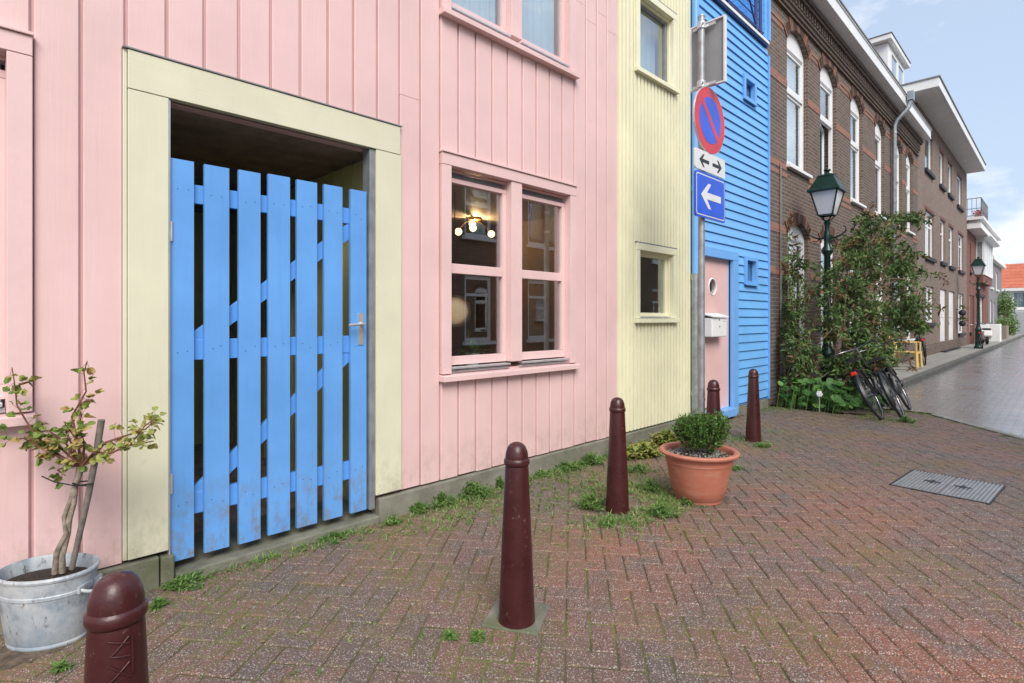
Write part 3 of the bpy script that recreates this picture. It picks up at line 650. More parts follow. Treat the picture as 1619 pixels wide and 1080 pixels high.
# pink door with a round porthole
hx, hz, hr = 7.0, 1.773, .105; K = 32
ring = [(hx + hr * math.cos(2 * math.pi * k / K), hz + hr * math.sin(2 * math.pi * k / K)) for k in range(K)]
def sq(k):
    a = 2 * math.pi * k / K; cx_, sz_ = math.cos(a), math.sin(a); m_ = max(abs(cx_), abs(sz_)); return (hx + .2 * cx_ / m_, hz + .2 * sz_ / m_)
for k in range(K):
    a, b = ring[k], ring[(k + 1) % K]; c, d = sq(k), sq(k + 1)
    dr.quad((a[0], .03, a[1]), (c[0], .03, c[1]), (d[0], .03, d[1]), (b[0], .03, b[1])); dr.quad((a[0], .03, a[1]), (b[0], .03, b[1]), (b[0], .07, b[1]), (a[0], .07, a[1]))
for c in cells(6.62, 7.48, .14, 2.15, [(hx - .2, hx + .2, hz - .2, hz + .2)]): dr.quad((c[0], .03, c[2]), (c[1], .03, c[2]), (c[1], .03, c[3]), (c[0], .03, c[3]))
door = dr.build('door', 'door_pink', blu)
mb = MB(); mb.tube([(hx + .107 * math.cos(2 * math.pi * k / 32), .028, hz + .107 * math.sin(2 * math.pi * k / 32)) for k in range(32)], .009, 8, closed=True); mb.build('porthole_rim', 'white', door, smooth=True)
MB().lathe([(.105, .05), (.105, .055)], (hx, 0, hz), 32, axis='y').build('porthole_glass', 'glass', door)
for x0, x1, z0, z1 in [(7.89, 8.34, 1.84, 2.245), (7.845, 8.285, 4.48, 4.84)]:
    mb = MB(); mb.box(x0, x0 + .06, -.05, .02, z0, z1); mb.box(x1 - .06, x1, -.05, .02, z0, z1); mb.box(x0 + .061, x1 - .061, -.048, .02, z0, z0 + .055); mb.box(x0 + .061, x1 - .061, -.048, .02, z1 - .055, z1)
    f2 = mb.build('window', 'blue_trim', blu, bevel=.003); MB().box(x0 + .05, x1 - .05, .03, .035, z0 + .04, z1 - .04).build('pane', 'glass_soft', f2)
    MB().box(x0 - .01, x1 + .01, -.065, -.051, z0 - .01, z0 + .012).build('sill', 'blue_trim', f2)
# roof terrace edge, railing and the set-back storey
mb = MB(); mb.box(6.28, 8.70, -.075, .10, 5.53, 5.57); mb.build('coping', 'white_warm', blu)
MB().box(6.28, 8.70, -.06, .10, 5.505, 5.529).build('fascia', 'navy', blu)
mb = MB()
for zz in (5.66, 6.9): mb.tube([(6.3, -.03, zz), (8.55, -.03, zz)], .022, 8)
for xx in (6.4, 7.35, 8.3, 8.46): mb.tube([(xx, -.03, 5.57), (xx, -.03, 7.4)], .026, 8)
for xa, xb in ((6.4, 7.35), (7.35, 8.3)): mb.tube([(xa, -.03, 5.68), (xb, -.03, 6.88)], .014, 6); mb.tube([(xb, -.03, 5.68), (xa, -.03, 6.88)], .014, 6)
for k in range(9): mb.tube([(6.3, .02, 5.75 + k * .13), (8.55, .02, 5.75 + k * .13)], .007, 6)
mb.build('railing', 'navy', blu, smooth=True)
mb = MB(); z = 5.53
while z < 7.6:
    mb.box(6.3, 8.78, 1.15 - .0, 1.19, z, z + .115); z += .122
mb.box(6.3, 8.78, 1.2, 1.25, 5.53, 7.6); mb.build('upper_wall', 'blue_board', blu)
mb = MB(); z = 5.53
while z < 7.6: mb.box(8.64, 8.78, -.028, 1.14, z, z + .118); z += .122
mb.box(8.65, 8.77, -.02, 1.14, 5.53, 7.6); mb.build('side_wall', 'blue_board', blu)
MB().box(8.775, 8.80, -.05, .0, .12, 5.4).build('corner_strip', 'blue_trim', blu)
MB().box(8.735, 8.80, -.06, -.03, 5.62, 7.6).build('corner_strip', 'blue_trim', blu)
mb = MB(); x = 6.30; y = -.085
mb.tube([(x, y, 1.86), (x, y, 7.5)], .043, 16); mb.tube([(x, y, 2.9), (x, y, 2.97)], .048, 16)
dp = mb.build('downpipe', 'blue_trim', blu, smooth=True)
mb = MB(); mb.tube([(x, y, .02), (x, y, 1.84)], .047, 16); mb.tube([(x, y, 1.82), (x, y, 1.90)], .053, 16); mb.tube([(x, y, .42), (x, y, .46)], .054, 16); mb.tube([(x, y, 1.48), (x, y, 1.5)], .051, 16)
mb.build('lower_pipe', 'galv', dp, smooth=True)
mbx = thing('mailbox', 'white metal mailbox with a sloping lid mounted on the pink door', 'mailbox', (6.93, -.03, 1.11), world=True)
mb = MB(); mb.prism([(6.72, 1.115), (7.15, 1.115), (7.15, 1.36), (6.72, 1.36)], -.10, .028); mb.build('body', 'white', mbx, bevel=.012)
mb = MB(); mb.add([(6.71, -.12, 1.365), (7.16, -.12, 1.365), (7.16, .028, 1.40), (6.71, .028, 1.40), (6.71, -.12, 1.385), (7.16, -.12, 1.385), (7.16, .028, 1.425), (6.71, .028, 1.425)], [(0, 3, 2, 1), (4, 5, 6, 7), (0, 1, 5, 4), (1, 2, 6, 5), (2, 3, 7, 6), (3, 0, 4, 7)]); mb.build('lid', 'white', mbx, bevel=.004)
mb = MB(); mb.lathe([(.010, -.104), (.010, -.0995)], (6.93, 0, 1.25), 14, axis='y'); mb.build('lock', 'chrome', mbx)
mb = MB(); mb.box(6.91, 6.93, -.1025, -.1005, 1.325, 1.352); mb.box(7.05, 7.09, -.1025, -.1005, 1.315, 1.32); mb.build('number_sticker', 'weed_leaf', mbx)

# ------------------------------------------------------------------ arched brick houses
def arch_pts(x0, x1, zs, rise, n=14):
    w2 = (x1 - x0) / 2; r = (w2 * w2 + rise * rise) / (2 * rise); cz = zs + rise - r; cx_ = (x0 + x1) / 2; a0 = math.asin(w2 / r)
    return [(cx_ + r * math.sin(a0 * (2 * k / n - 1)), cz + r * math.cos(a0 * (2 * k / n - 1))) for k in range(n + 1)], (cx_, cz, r, a0)
def spandrel(mb, x0, x1, zs, rise, y, depth):
    pts, _ = arch_pts(x0, x1, zs, rise); top = zs + rise
    for a, b in zip(pts, pts[1:]):
        mb.quad((a[0], y, a[1]), (b[0], y, b[1]), (b[0], y, top), (a[0], y, top)); mb.quad((a[0], y, a[1]), (a[0], y + depth, a[1]), (b[0], y + depth, b[1]), (b[0], y, b[1]))
def arch_ring(mb, x0, x1, zs, rise, y, h=.17):
    _, (cx_, cz, r, a0) = arch_pts(x0, x1, zs, rise); a1 = a0 + .05; n = max(8, int(2 * a1 * r / .062)); rr = random.Random(int(x0 * 10))
    for k in range(n):
        t = (k + .5) / n; a = a1 * (2 * t - 1); s_, c_ = math.sin(a), math.cos(a); rot = Matrix(((c_, 0, s_), (0, 1, 0), (-s_, 0, c_)))
        orange = (abs(t - .5) < .05) or abs(t - .5) > .45 or abs(abs(t - .5) - .25) < .03
        hh = h * (1.35 if orange else 1)
        mb.obox((cx_ + (r + hh / 2 + .003) * s_, y, cz + (r + hh / 2 + .003) * c_), (.026, .018, hh / 2), rot, rr.uniform(.62, 1) if orange else rr.uniform(0, .5))
def arched_window(parent, x0, x1, z0, zs, rise, y, transom, glass, curtain, split=True, name='window', opened=False, door=False):
    pts, _ = arch_pts(x0 + .0, x1 - .0, zs, rise); fw = .075; mb = MB(); yf = y + .07
    mb.prism([(x0 + .001, zs - .12), (x1 - .001, zs - .12), (x1 - .001, zs)] + [p for p in pts[::-1][1:-1]] + [(x0 + .001, zs)], yf, yf + .06)
    mb.box(x0, x0 + fw, yf, yf + .06, z0, zs - .121); mb.box(x1 - fw, x1, yf, yf + .06, z0, zs - .121); mb.box(x0 + fw, x1 - fw, yf, yf + .06, z0, z0 + .09)
    mb.box(x0 + fw, x1 - fw, yf - .012, yf + .06, transom - .04, transom + .05)
    mb.box(x0 + fw, x1 - fw, yf - .012, yf + .0, zs - .10, zs - .03)
    fr = mb.build(name, 'white', parent, bevel=.004)
    def inner(a, b, c, d, yy):
        q = MB(); t_ = .045
        q.box(a, b, yy, yy + .04, c, c + t_); q.box(a, b, yy, yy + .04, d - t_, d); q.box(a, a + t_, yy, yy + .04, c + t_, d - t_); q.box(b - t_, b, yy, yy + .04, c + t_, d - t_)
        q.build('sash', 'white', fr, bevel=.003); MB().box(a + .03, b - .03, yy + .018, yy + .024, c + .03, d - .03).build('pane', glass, fr)
    if door:
        q = MB(); q.box(x0 + fw, x1 - fw, yf + .02, yf + .055, z0 + .09, transom - .04)
        for zz in (z0 + .25, z0 + 1.0): q.box(x0 + fw + .12, x1 - fw - .12, yf + .008, yf + .021, zz, zz + .6)
        q.build('door', 'white', fr, bevel=.006); inner(x0 + fw, x1 - fw, transom + .05, zs - .12, yf + .012)
    else:
        inner(x0 + fw, x1 - fw, transom + .05, zs - .12, yf + .012)
        if opened:
            q = MB(); L = x1 - x0 - 2 * fw; a = R(9); hx_ = x0 + fw
            def pt(u, d_, z_): return (hx_ + u * math.cos(a) - d_ * math.sin(a), yf + u * math.sin(a) + d_ * math.cos(a) - .01, z_)
            def bx(u0, u1, c0, c1, d0=0, d1=.04):
                vs = [pt(u, d_, z_) for z_ in (c0, c1) for u, d_ in ((u0, d0), (u1, d0), (u1, d1), (u0, d1))]
                return vs, [(0, 3, 2, 1), (4, 5, 6, 7), (0, 1, 5, 4), (1, 2, 6, 5), (2, 3, 7, 6), (3, 0, 4, 7)]
            c0, c1 = z0 + .1, transom - .05
            for g_ in ((0, .05, c0, c1), (L - .05, L, c0, c1), (.05, L - .05, c0, c0 + .05), (.05, L - .05, c1 - .05, c1)): q.add(*bx(*g_))
            q.build('sash', 'white', fr); q = MB(); q.add(*bx(.04, L - .04, c0 + .04, c1 - .04, .018, .024)); q.build('pane', glass, fr)
        else: inner(x0 + fw, x1 - fw, z0 + .09, transom - .04, yf + .012)
    if curtain:
        q = MB(); a, b = x0 + .05, x1 - .05; q.add([v for k in range(31) for v in ((a + (b - a) * k / 30, yf + (.4 if opened else .10) + .014 * math.sin(k * 1.3), z0), (a + (b - a) * k / 30, yf + (.4 if opened else .10) + .014 * math.sin(k * 1.3), zs))], [(2 * k, 2 * k + 2, 2 * k + 3, 2 * k + 1) for k in range(30)])
        q.build('curtain', 'curtain', fr, smooth=80)
    if not door:
        q = MB(); q.box(x0 - .05, x1 + .05, y - .07, y + .09, z0 - .055, z0 - .002); q.build('sill', 'white', fr, bevel=.006)
    return fr
br1 = thing('brick_house', 'dark brown brick house with orange bands and tall arched windows', 'house', (15, 0, 0), world=True)
ups = [(9.664, 10.711), (11.42, 12.47), (13.50, 14.50), (15.66, 16.62), (17.83, 18.75), (19.35, 20.3)]
lows = [(9.72, 10.75, .55, 0), (11.46, 12.47, .55, 0), (13.45, 14.55, .14, 1), (15.75, 16.75, .14, 1), (18.0, 18.9, .75, 0), (19.45, 20.35, .75, 0)]
US, UZ, RI = 6.02, 3.91, .25; LS = 2.80
holes = [(a, b, UZ, US + RI) for a, b in ups] + [(a, b, z0, LS + RI * .8) for a, b, z0, _ in lows]
mb = MB(); wall_mesh(mb, 8.80, 21.05, 0, 7.0, holes, 0, .22); shell(mb, 8.80, 21.05, 0, 7.05, 8)
for a, b in ups: spandrel(mb, a, b, US, RI, 0, .22)
for a, b, _, _ in lows: spandrel(mb, a, b, LS, RI * .8, 0, .22)
mb.build('wall', 'brick1', br1)
for a, b in ups: mb = MB(); arch_ring(mb, a, b, US, RI, -.002); mb.build('brick_arch', 'arch', br1)
for a, b, _, _ in lows: mb = MB(); arch_ring(mb, a, b, LS, RI * .8, -.002); mb.build('brick_arch', 'arch', br1)
mb = MB(); ivs = lambda hs: [(8.80, hs[0][0])] + [(hs[k][1], hs[k + 1][0]) for k in range(len(hs) - 1)] + [(hs[-1][1], 21.04)]
for z0, z1 in ((6.16, 6.21), (6.06, 6.11)):
    for a, b in ivs(ups): mb.box(a + .16 if a > 8.9 else a, b - .16 if b < 21 else b, -.008, .0, z0, z1)
for z0, z1 in ((5.17, 5.30), (3.68, 3.74), (3.80, 3.90)):
    for a, b in ivs(ups): mb.box(a + .002 if a > 8.9 else a, b - .002 if b < 21 else b, -.008, .0, z0, z1)
for z0, z1 in ((2.06, 2.17), (2.74, 2.86)):
    for a, b in ivs([(l_[0], l_[1]) for l_ in lows]): mb.box(a + .1 if a > 8.9 else a, b - .1 if b < 21 else b, -.008, .0, z0, z1)
mb.build('brick_bands', 'band', br1)
mb = MB()
mb.box(8.80, 21.04, -.05, -.0, 6.50, 6.56); mb.box(8.80, 21.04, -.08, -.0, 6.561, 6.60)
x = 8.82
while x < 21: mb.box(x, x + .07, -.095, -.0, 6.601, 6.73); x += .14
mb.box(8.80, 21.04, -.13, .0, 6.731, 6.78); mb.box(8.80, 21.04, -.16, .0, 6.781, 6.84); mb.box(8.80, 21.04, -.05, .0, 6.40, 6.43)
mb.build('brick_cornice', 'brick1', br1)
mb = MB(); mb.box(8.80, 21.04, -.35, .0, 6.86, 6.90); mb.prism([(8.80, 6.901), (21.04, 6.901), (21.04, 7.10), (8.80, 7.10)], -.34, -.29); mb.box(8.80, 21.04, -.36, -.30, 7.101, 7.125)
mb.build('gutter', 'white', br1, bevel=.006)
MB().box(8.80, 21.04, -.375, -.1, 7.127, 7.155).build('gutter_lining', 'lead', br1)
mb = MB(); mb.quad((8.80, -.08, 7.06), (21.04, -.08, 7.06), (21.04, 1.6, 9.4), (8.80, 1.6, 9.4)); mb.quad((8.80, 1.6, 9.4), (21.04, 1.6, 9.4), (21.04, 8, 9.4), (8.80, 8, 9.4)); mb.build('roof', 'rooftile', br1)
for k, (a, b) in enumerate(ups): arched_window(br1, a, b, UZ, US, RI, 0, 5.22, 'glass_soft', True, opened=(k == 1))
for k, (a, b, z0, dd) in enumerate(lows): arched_window(br1, a, b, z0, LS, RI * .8, 0, 2.18, 'glass', False, door=bool(dd))
mb = MB(); mb.box(8.8, 21.04, -.03, 0, 0, .35); mb.build('plinth', 'brick1', br1)
# dormer
mb = MB(); mb.box(18.15, 20.3, .22, 2.5, 7.3, 9.02); dm = mb.build('dormer', 'white', br1)
mb = MB(); mb.box(17.95, 20.55, .10, 2.7, 9.03, 9.17); mb.build('dormer_roof', 'white', dm, bevel=.01)
MB().box(17.93, 20.57, .08, 2.7, 9.172, 9.19).build('roof_edge', 'lead', dm)
for a in (18.45, 19.35): MB().box(a, a + .7, .205, .218, 7.7, 8.8).build('dormer_window', 'glass_soft', dm)
for a in (18.41, 19.31): 
    q = MB(); q.box(a, a + .04, .185, .218, 7.66, 8.84); q.box(a + .74, a + .78, .185, .218, 7.66, 8.84); q.box(a + .041, a + .739, .185, .218, 8.8, 8.84); q.box(a + .041, a + .739, .185, .218, 7.66, 7.7); q.build('window_frame', 'white', dm)
MB().box(18.135, 18.149, .5, 1.3, 7.8, 8.8).build('side_panel', 'white', dm)
mb = MB(); mb.tube([(17.35, -.42, 7.0), (17.35, -.40, 6.85), (17.28, -.15, 6.55), (17.28, -.09, 6.4), (17.28, -.09, .1)], .055, 12)
for zz in (6.2, 4.4, 2.4): mb.tube([(17.28, -.09, zz), (17.28, -.09, zz + .05)], .065, 12)
mb.box(17.25, 17.47, -.50, -.37, 7.0, 7.22); mb.build('downpipe', 'galv', br1, smooth=True)
mb = MB(); mb.tube([(9.3, -.03, .2), (9.3, -.03, 3.85)], .012, 6); mb.build('cable', 'lead', br1)

# ------------------------------------------------------------------ second and third brick house, far houses
def plain_window(parent, x0, x1, z0, z1, y=0, cols=1, rows=(), glass='glass_soft', sill='iron_dark', fr_m='white', curtain=True, axis='x'):
    mb = MB(); f = .07; yf = y + .06
    mb.box(x0, x0 + f, yf, yf + .05, z0, z1); mb.box(x1 - f, x1, yf, yf + .05, z0, z1); mb.box(x0 + f, x1 - f, yf, yf + .05, z0, z0 + f); mb.box(x0 + f, x1 - f, yf, yf + .05, z1 - f, z1)
    for k in range(1, cols): xm = x0 + (x1 - x0) * k / cols; mb.box(xm - .035, xm + .035, yf + .002, yf + .05, z0 + f, z1 - f)
    for r_ in rows:
        zz = z0 + (z1 - z0) * r_
        for k in range(cols): xa = x0 + (x1 - x0) * k / cols + (f if k == 0 else .036); xb = x0 + (x1 - x0) * (k + 1) / cols - (f if k == cols - 1 else .036); mb.box(xa, xb, yf + .004, yf + .05, zz - .03, zz + .03)
    fr = mb.build('window', fr_m, parent); MB().box(x0 + .03, x1 - .03, yf + .02, yf + .026, z0 + .03, z1 - .03).build('pane', glass, fr)
    if sill: MB().box(x0 - .08, x1 + .08, y - .08, y + .05, z0 - .12, z0 - .003).build('sill', sill, fr)
    if curtain: MB().box(x0, x1, yf + .15, yf + .16, z0, z1).build('curtain', 'curtain', fr)
    return fr
br2 = thing('brick_house', 'grey brown brick house under a deep white overhanging flat eave', 'house', (27, 0, 0), world=True)
w2u = [(22.35, 23.8, 6.3, 7.55), (25.3, 26.35, 6.28, 7.55), (27.35, 28.5, 6.28, 7.55), (29.9, 31.5, 6.2, 7.55)]
w2m = [(22.4, 24.1, 3.42, 4.98), (25.5, 26.65, 3.47, 5.05), (27.6, 28.85, 3.45, 5.05), (30.3, 31.95, 3.45, 5.05)]
w2l = [(22.5, 24.1, 1.22, 2.45), (30.3, 32.1, .72, 2.45)]; d2 = [(25.45, 26.95, .14, 2.46), (27.6, 29.2, .14, 2.46)]
mb = MB(); wall_mesh(mb, 21.06, 33.2, 0, 8.1, w2u + w2m + w2l + d2, 0, .15); shell(mb, 21.06, 33.2, 0, 8.1, 9); mb.build('wall', 'brick2', br2)
for q in w2u: plain_window(br2, *q, rows=())
for q in w2m: plain_window(br2, *q, rows=(.68,), cols=2 if q[0] < 23 else 1)
for q in w2l: plain_window(br2, *q, rows=(.6,), cols=2)
for q in d2:
    o = MB().box(q[0], q[1], .05, .10, q[2], q[3]); 
    for zz in (.5, 1.4): o.box(q[0] + .3, q[1] - .3, .035, .051, zz, zz + .7)
    dd = o.build('door', 'white', br2, bevel=.01); MB().box(q[0] + .12, q[0] + .18, .01, .049, 1.1, 1.25).build('handle', 'iron_dark', dd)
    MB().box(q[0] - .1, q[1] + .1, -.2, .0, .125, .16).build('doorstep', 'iron_dark', br2)
mb = MB(); mb.box(20.0, 32.95, -.63, 9.2, 8.101, 8.12); x = 20.0
while x < 32.9: mb.box(x, x + .11, -.62, .0, 8.088, 8.1); x += .125
mb.build('soffit', 'white_warm', br2)
mb = MB(); mb.box(19.95, 33.0, -.68, -.64, 8.08, 8.34); mb.box(19.95, 19.99, -.639, 9.2, 8.08, 8.34); mb.box(32.96, 33.0, -.639, 9.2, 8.08, 8.34); mb.build('fascia', 'white', br2)
MB().box(19.92, 33.03, -.71, 9.2, 8.342, 8.38).build('roof', 'lead', br2)
MB().box(21.06, 33.2, -.02, 0, 0, .5).build('plinth', 'brick1', br2)
for q in w2u + w2m: MB().box(q[0] - .1, q[1] + .1, -.012, 0, q[3], q[3] + .1).build('lintel', 'brick3', br2)
hb = thing('hanging_basket', 'dark hanging flower basket on the grey brown brick wall', 'basket', (29.7, -.2, 1.5), world=True)
mb = MB(); mb.sphere((29.7, -.2, 1.6), .13, 12, 8); mb.sphere((29.7, -.2, 1.15), .12, 12, 8); mb.tube([(29.7, -.2, 1.1), (29.7, -.2, 2.2), (29.7, 0, 2.25)], .012, 6); mb.build('bowls', 'iron_dark', hb, smooth=True)
mb = MB()
for k in range(80):
    a = random.uniform(0, 6.28); e = random.uniform(0, 1.4); d = Vector((math.cos(a) * math.cos(e), math.sin(a) * math.cos(e), math.sin(e)))
    mb.leaf(Vector((29.7, -.2, random.choice((1.72, 1.25)))) + d * .12, d, (0, 0, 1), .12, .08, tone=random.random())
mb.build('flowers', 'shrub_leaf', hb)

br3 = thing('brick_house', 'red brick house with a white bay window and roof balcony', 'house', (38, 0, 0), world=True)
h3 = [(34.3, 35.0, .7, 2.5), (35.3, 36.2, .14, 2.5), (37.4, 40.4, .9, 2.5), (34.4, 34.8, 3.6, 5.0)]
mb = MB(); wall_mesh(mb, 33.21, 43.5, 0, 6.0, h3, 0, .15); shell(mb, 33.21, 43.5, 0, 6.0, 9); mb.build('wall', 'brick3', br3)
plain_window(br3, *h3[0]); plain_window(br3, *h3[2], cols=4, rows=(.7,)); plain_window(br3, *h3[3], fr_m='iron_dark', curtain=False)
MB().box(35.3, 36.2, .05, .1, .14, 2.5).build('door', 'bollard', br3); MB().box(36.8, 40.6, -.10, 0, 2.52, 2.66).build('lintel', 'iron_dark', br3)
mb = MB(); mb.box(37.0, 41.6, -.33, 0, 3.62, 3.72); mb.box(37.0, 41.6, -.33, 0, 5.45, 5.5)
for x in (37.0, 38.1, 39.2, 40.35, 41.5): mb.box(x, x + .1, -.33, -.25, 3.72, 5.45)
mb.box(37.0, 37.08, -.25, -.001, 3.72, 5.45); bay = mb.build('bay_window', 'white', br3)
MB().box(37.1, 41.5, -.29, -.28, 3.72, 5.45).build('pane', 'glass_soft', bay); MB().box(37.1, 41.5, -.2, -.19, 3.72, 5.45).build('curtain', 'curtain', bay)
MB().box(36.985, 36.998, -.24, -.06, 4.0, 5.3).build('side_pane', 'glass_soft', bay)
MB().box(36.9, 41.7, -.28, 0, 3.2, 3.615).build('bay_base', 'brick3', br3)
mb = MB(); mb.box(33.3, 43.2, -.50, .5, 5.56, 5.80); mb.box(33.2, 43.3, -.60, .5, 5.95, 6.08); mb.box(33.5, 43.0, -.45, .4, 5.80, 5.95); mb.box(36.6, 42.0, -.62, .0, 5.50, 5.555); mb.build('cornice', 'white', br3)
mb = MB()
for z_ in (6.15, 6.95): mb.tube([(33.3, -.5, z_), (36.4, -.5, z_)], .02, 6); mb.tube([(33.3, -.5, z_), (33.3, .8, z_)], .02, 6); mb.tube([(36.4, -.5, z_), (36.4, .8, z_)], .02, 6)
for k in range(22):
    x = 33.3 + 3.1 * k / 21; mb.tube([(x, -.5, 6.05), (x, -.5, 6.95)], .011, 5)
for k in range(9): mb.tube([(33.3, -.5 + 1.3 * k / 8, 6.05), (33.3, -.5 + 1.3 * k / 8, 6.95)], .011, 5)
for k in range(10):
    x = 33.5 + .3 * k; mb.tube([(x + .12 * math.cos(a / 8 * 6.28), -.51, 6.55 + .18 * math.sin(a / 8 * 6.28)) for a in range(8)], .014, 5, closed=True)
mb.build('balcony_railing', 'lead', br3)
fb = thing('flower_box', 'red flowers in a box on the balcony of the red brick house', 'flower box', (34.2, -.3, 6.08), world=True)
MB().box(33.7, 34.9, -.42, -.22, 6.09, 6.24).build('box', 'brick3', fb); mb = MB()
for k in range(160): 
    p = (random.uniform(33.7, 34.9), random.uniform(-.48, -.15), random.uniform(6.22, 6.45)); mb.leaf(p, (random.uniform(-1, 1), random.uniform(-1, 1), random.uniform(0, 1)), (0, 0, 1), .09, .08)
mb.build('flowers', 'red_petal', fb)
gh = thing('grey_house', 'low grey and white houses fronts past the red brick house', 'house', (50, 0, 0), world=True)
gh['label'] = 'low pale grey house past the red brick house'
hg = [(44.5, 45.8, .9, 2.5), (46.8, 47.9, .14, 2.4), (49.5, 51.2, .9, 2.5), (44.8, 46.0, 3.3, 4.5), (48.5, 50, 3.3, 4.5)]
mb = MB(); wall_mesh(mb, 43.51, 53, 0, 4.9, hg, 0, .12); shell(mb, 43.51, 53, 0, 4.9, 8); mb.build('wall', 'lead', gh)
for q in hg: plain_window(gh, *q, sill='white')
mb = MB(); mb.box(43.6, 53.1, -.25, .3, 4.92, 5.15); mb.build('cornice', 'white', gh); mb = MB(); mb.quad((43.51, 0, 5.15), (53, 0, 5.15), (53, 3, 7.2), (43.51, 3, 7.2)); mb.quad((43.51, 0, 5.15), (43.51, 3, 7.2), (43.51, 8, 7.2), (43.51, 8, 5.15)); mb.build('roof', 'rooftile', gh)
MB().box(45.5, 47, -.02, 1.8, 5.2, 6.3).build('dormer', 'white', gh)
eh = thing('white_house', 'white house with a red tiled roof closing the end of the street', 'house', (62, -4, 0), world=True)
mb = MB(); X = 62
hw = [(-.95 - k * 1.25, -.15 - k * 1.25) for k in range(9)] + [(.25, 1.05)]
ys_ = sorted({6.0, -14.0} | {v for h_ in hw for v in h_}, reverse=True)
for a, b in zip(ys_, ys_[1:]):
    mid = (a + b) / 2; isw = any(h_[0] < mid < h_[1] for h_ in hw)
    for c, d in ([(0, 2.25), (3.6, 3.95)] if isw else [(0, 3.95)]): mb.quad((X, a, c), (X, b, c), (X, b, d), (X, a, d))
mb.quad((X, 6, 0), (X, 6, 3.95), (X + 6, 6, 3.95), (X + 6, 6, 0)); mb.quad((X, 6, 3.95), (X + 3, 6, 6.1), (X + 6, 6, 3.95), (X + 6, 6, 3.95))
mb.quad((X, -14, 0), (X + 6, -14, 0), (X + 6, -14, 3.95), (X, -14, 3.95)); mb.quad((X + 6, 6, 0), (X + 6, 6, 3.95), (X + 6, -14, 3.95), (X + 6, -14, 0)); mb.build('wall', 'white_warm', eh)
mb = MB(); mb.quad((X - .3, 6.2, 3.9), (X - .3, -14.2, 3.9), (X + 3, -14.2, 6.15), (X + 3, 6.2, 6.15)); mb.quad((X + 3, 6.2, 6.15), (X + 3, -14.2, 6.15), (X + 6.3, -14.2, 3.9), (X + 6.3, 6.2, 3.9)); mb.build('roof', 'redroof', eh)
MB().box(X - .35, X - .0, -14, 6, 3.66, 3.89).build('gutter', 'white', eh); MB().box(X - .08, X - .0, -14, 6, 2.05, 2.18).build('ledge', 'white', eh)
for a, b in hw:
    q = MB(); q.box(X + .04, X + .08, a, a + .08, 2.25, 3.6); q.box(X + .04, X + .08, b - .08, b, 2.25, 3.6); q.box(X + .04, X + .08, a + .08, b - .08, 2.25, 2.33); q.box(X + .04, X + .08, a + .08, b - .08, 3.52, 3.6); fr = q.build('window', 'white', eh)
    MB().box(X + .06, X + .065, a + .05, b - .05, 2.3, 3.55).build('pane', 'glass_soft', fr); MB().box(X + .25, X + .26, a, b, 2.25, 3.6).build('curtain', 'curtain', fr)
MB().box(X - .05, X - .0, -1.9, -.2, .05, 1.9).build('garage_door', 'alu', eh)

# houses on the near side of the street, seen only mirrored in the panes
op = thing('brick_house', 'brown brick house across the street mirrored in the window panes', 'house', (8, -9, 0), world=True)
oh = [(x, x + 1.05, .7, 2.6) for x in (5.4, 8.2, 10.0, 12.6, 14.4, 17.5, 20, 23, 26)] + [(x, x + 1.05, 3.7, 5.2) for x in (5.4, 8.2, 10.0, 12.6, 14.4, 17.5, 20, 23, 26)]
mb = MB(); wall_mesh(mb, 3, 30, 0, 5.9, oh, 0, .15); shell(mb, 3, 30, 0, 5.9, 6)
ow = mb; ow.v = [(v[0], -8.6 - v[1], v[2]) for v in ow.v]; ow.build('wall', 'brick_opp', op)
for q in oh:
    m2 = MB(); x0, x1, z0, z1 = q
    m2.box(x0, x0 + .1, -8.7, -8.66, z0, z1); m2.box(x1 - .1, x1, -8.7, -8.66, z0, z1); m2.box(x0 + .1, x1 - .1, -8.7, -8.66, z0, z0 + .1); m2.box(x0 + .1, x1 - .1, -8.7, -8.66, z1 - .12, z1); m2.box(x0 + .1, x1 - .1, -8.7, -8.66, z1 - .6, z1 - .52); m2.box(x0 - .08, x1 + .08, -8.62, -8.5, z0 - .1, z0)
    fr = m2.build('window', 'white', op); MB().box(x0 + .05, x1 - .05, -8.69, -8.685, z0 + .05, z1 - .05).build('pane', 'glass', fr)
MB().box(3, 30, -8.6, -8.35, 5.91, 6.1).build('gutter', 'white', op)

# ------------------------------------------------------------------ bollards
BS = .978
def bollard(label, loc, rz=0, emblem=False, src=None):
    if src is None:
        o = thing('bollard', label, 'bollard', loc, rz, 'dark red cast iron bollards')
        prof = [(.098, -.05), (.084, 0), (.081, .03), (.076, .15), (.068, .35), (.060, .52), (.0525, .70), (.051, .712)]; prof = [(a_, b_ * BS) for a_, b_ in prof]
        MB().lathe(prof, (0, 0, 0), 40).build('shaft', 'bollard', o, smooth=50)
        MB().lathe([(.050, .7121), (.0545, .716), (.0575, .722), (.0575, .737), (.054, .742), (.0515, .745)], (0, 0, -.0157), 40).build('collar', 'bollard', o, smooth=35)
        MB().lathe([(.0512, .7451), (.051, .757), (.0475, .776), (.040, .795), (.029, .807), (.014, .8135), (.0004, .815)], (0, 0, -.0157), 40).build('cap', 'bollard', o, smooth=60)
    else: o = copy_tree(src); o.location = loc; o.rotation_euler = (0, 0, rz); o['label'] = label
    return o
b0 = bollard('dark red bollard standing on its square mossy concrete slab', (1.748, -1.531, 0), .3)
bollard('dark red bollard in leafy weeds between its slab mounted neighbour and the terracotta pot', (3.245, -1.043, 0), 1.3, src=b0)
bollard('dark red bollard behind the terracotta pot, partly hidden by the boxwood', (4.803, -1.013, 0), 2.2, src=b0)
bollard('dark red bollard in front of the blue boards, farthest of all', (6.167, -0.831, 0), 3.1, src=b0)
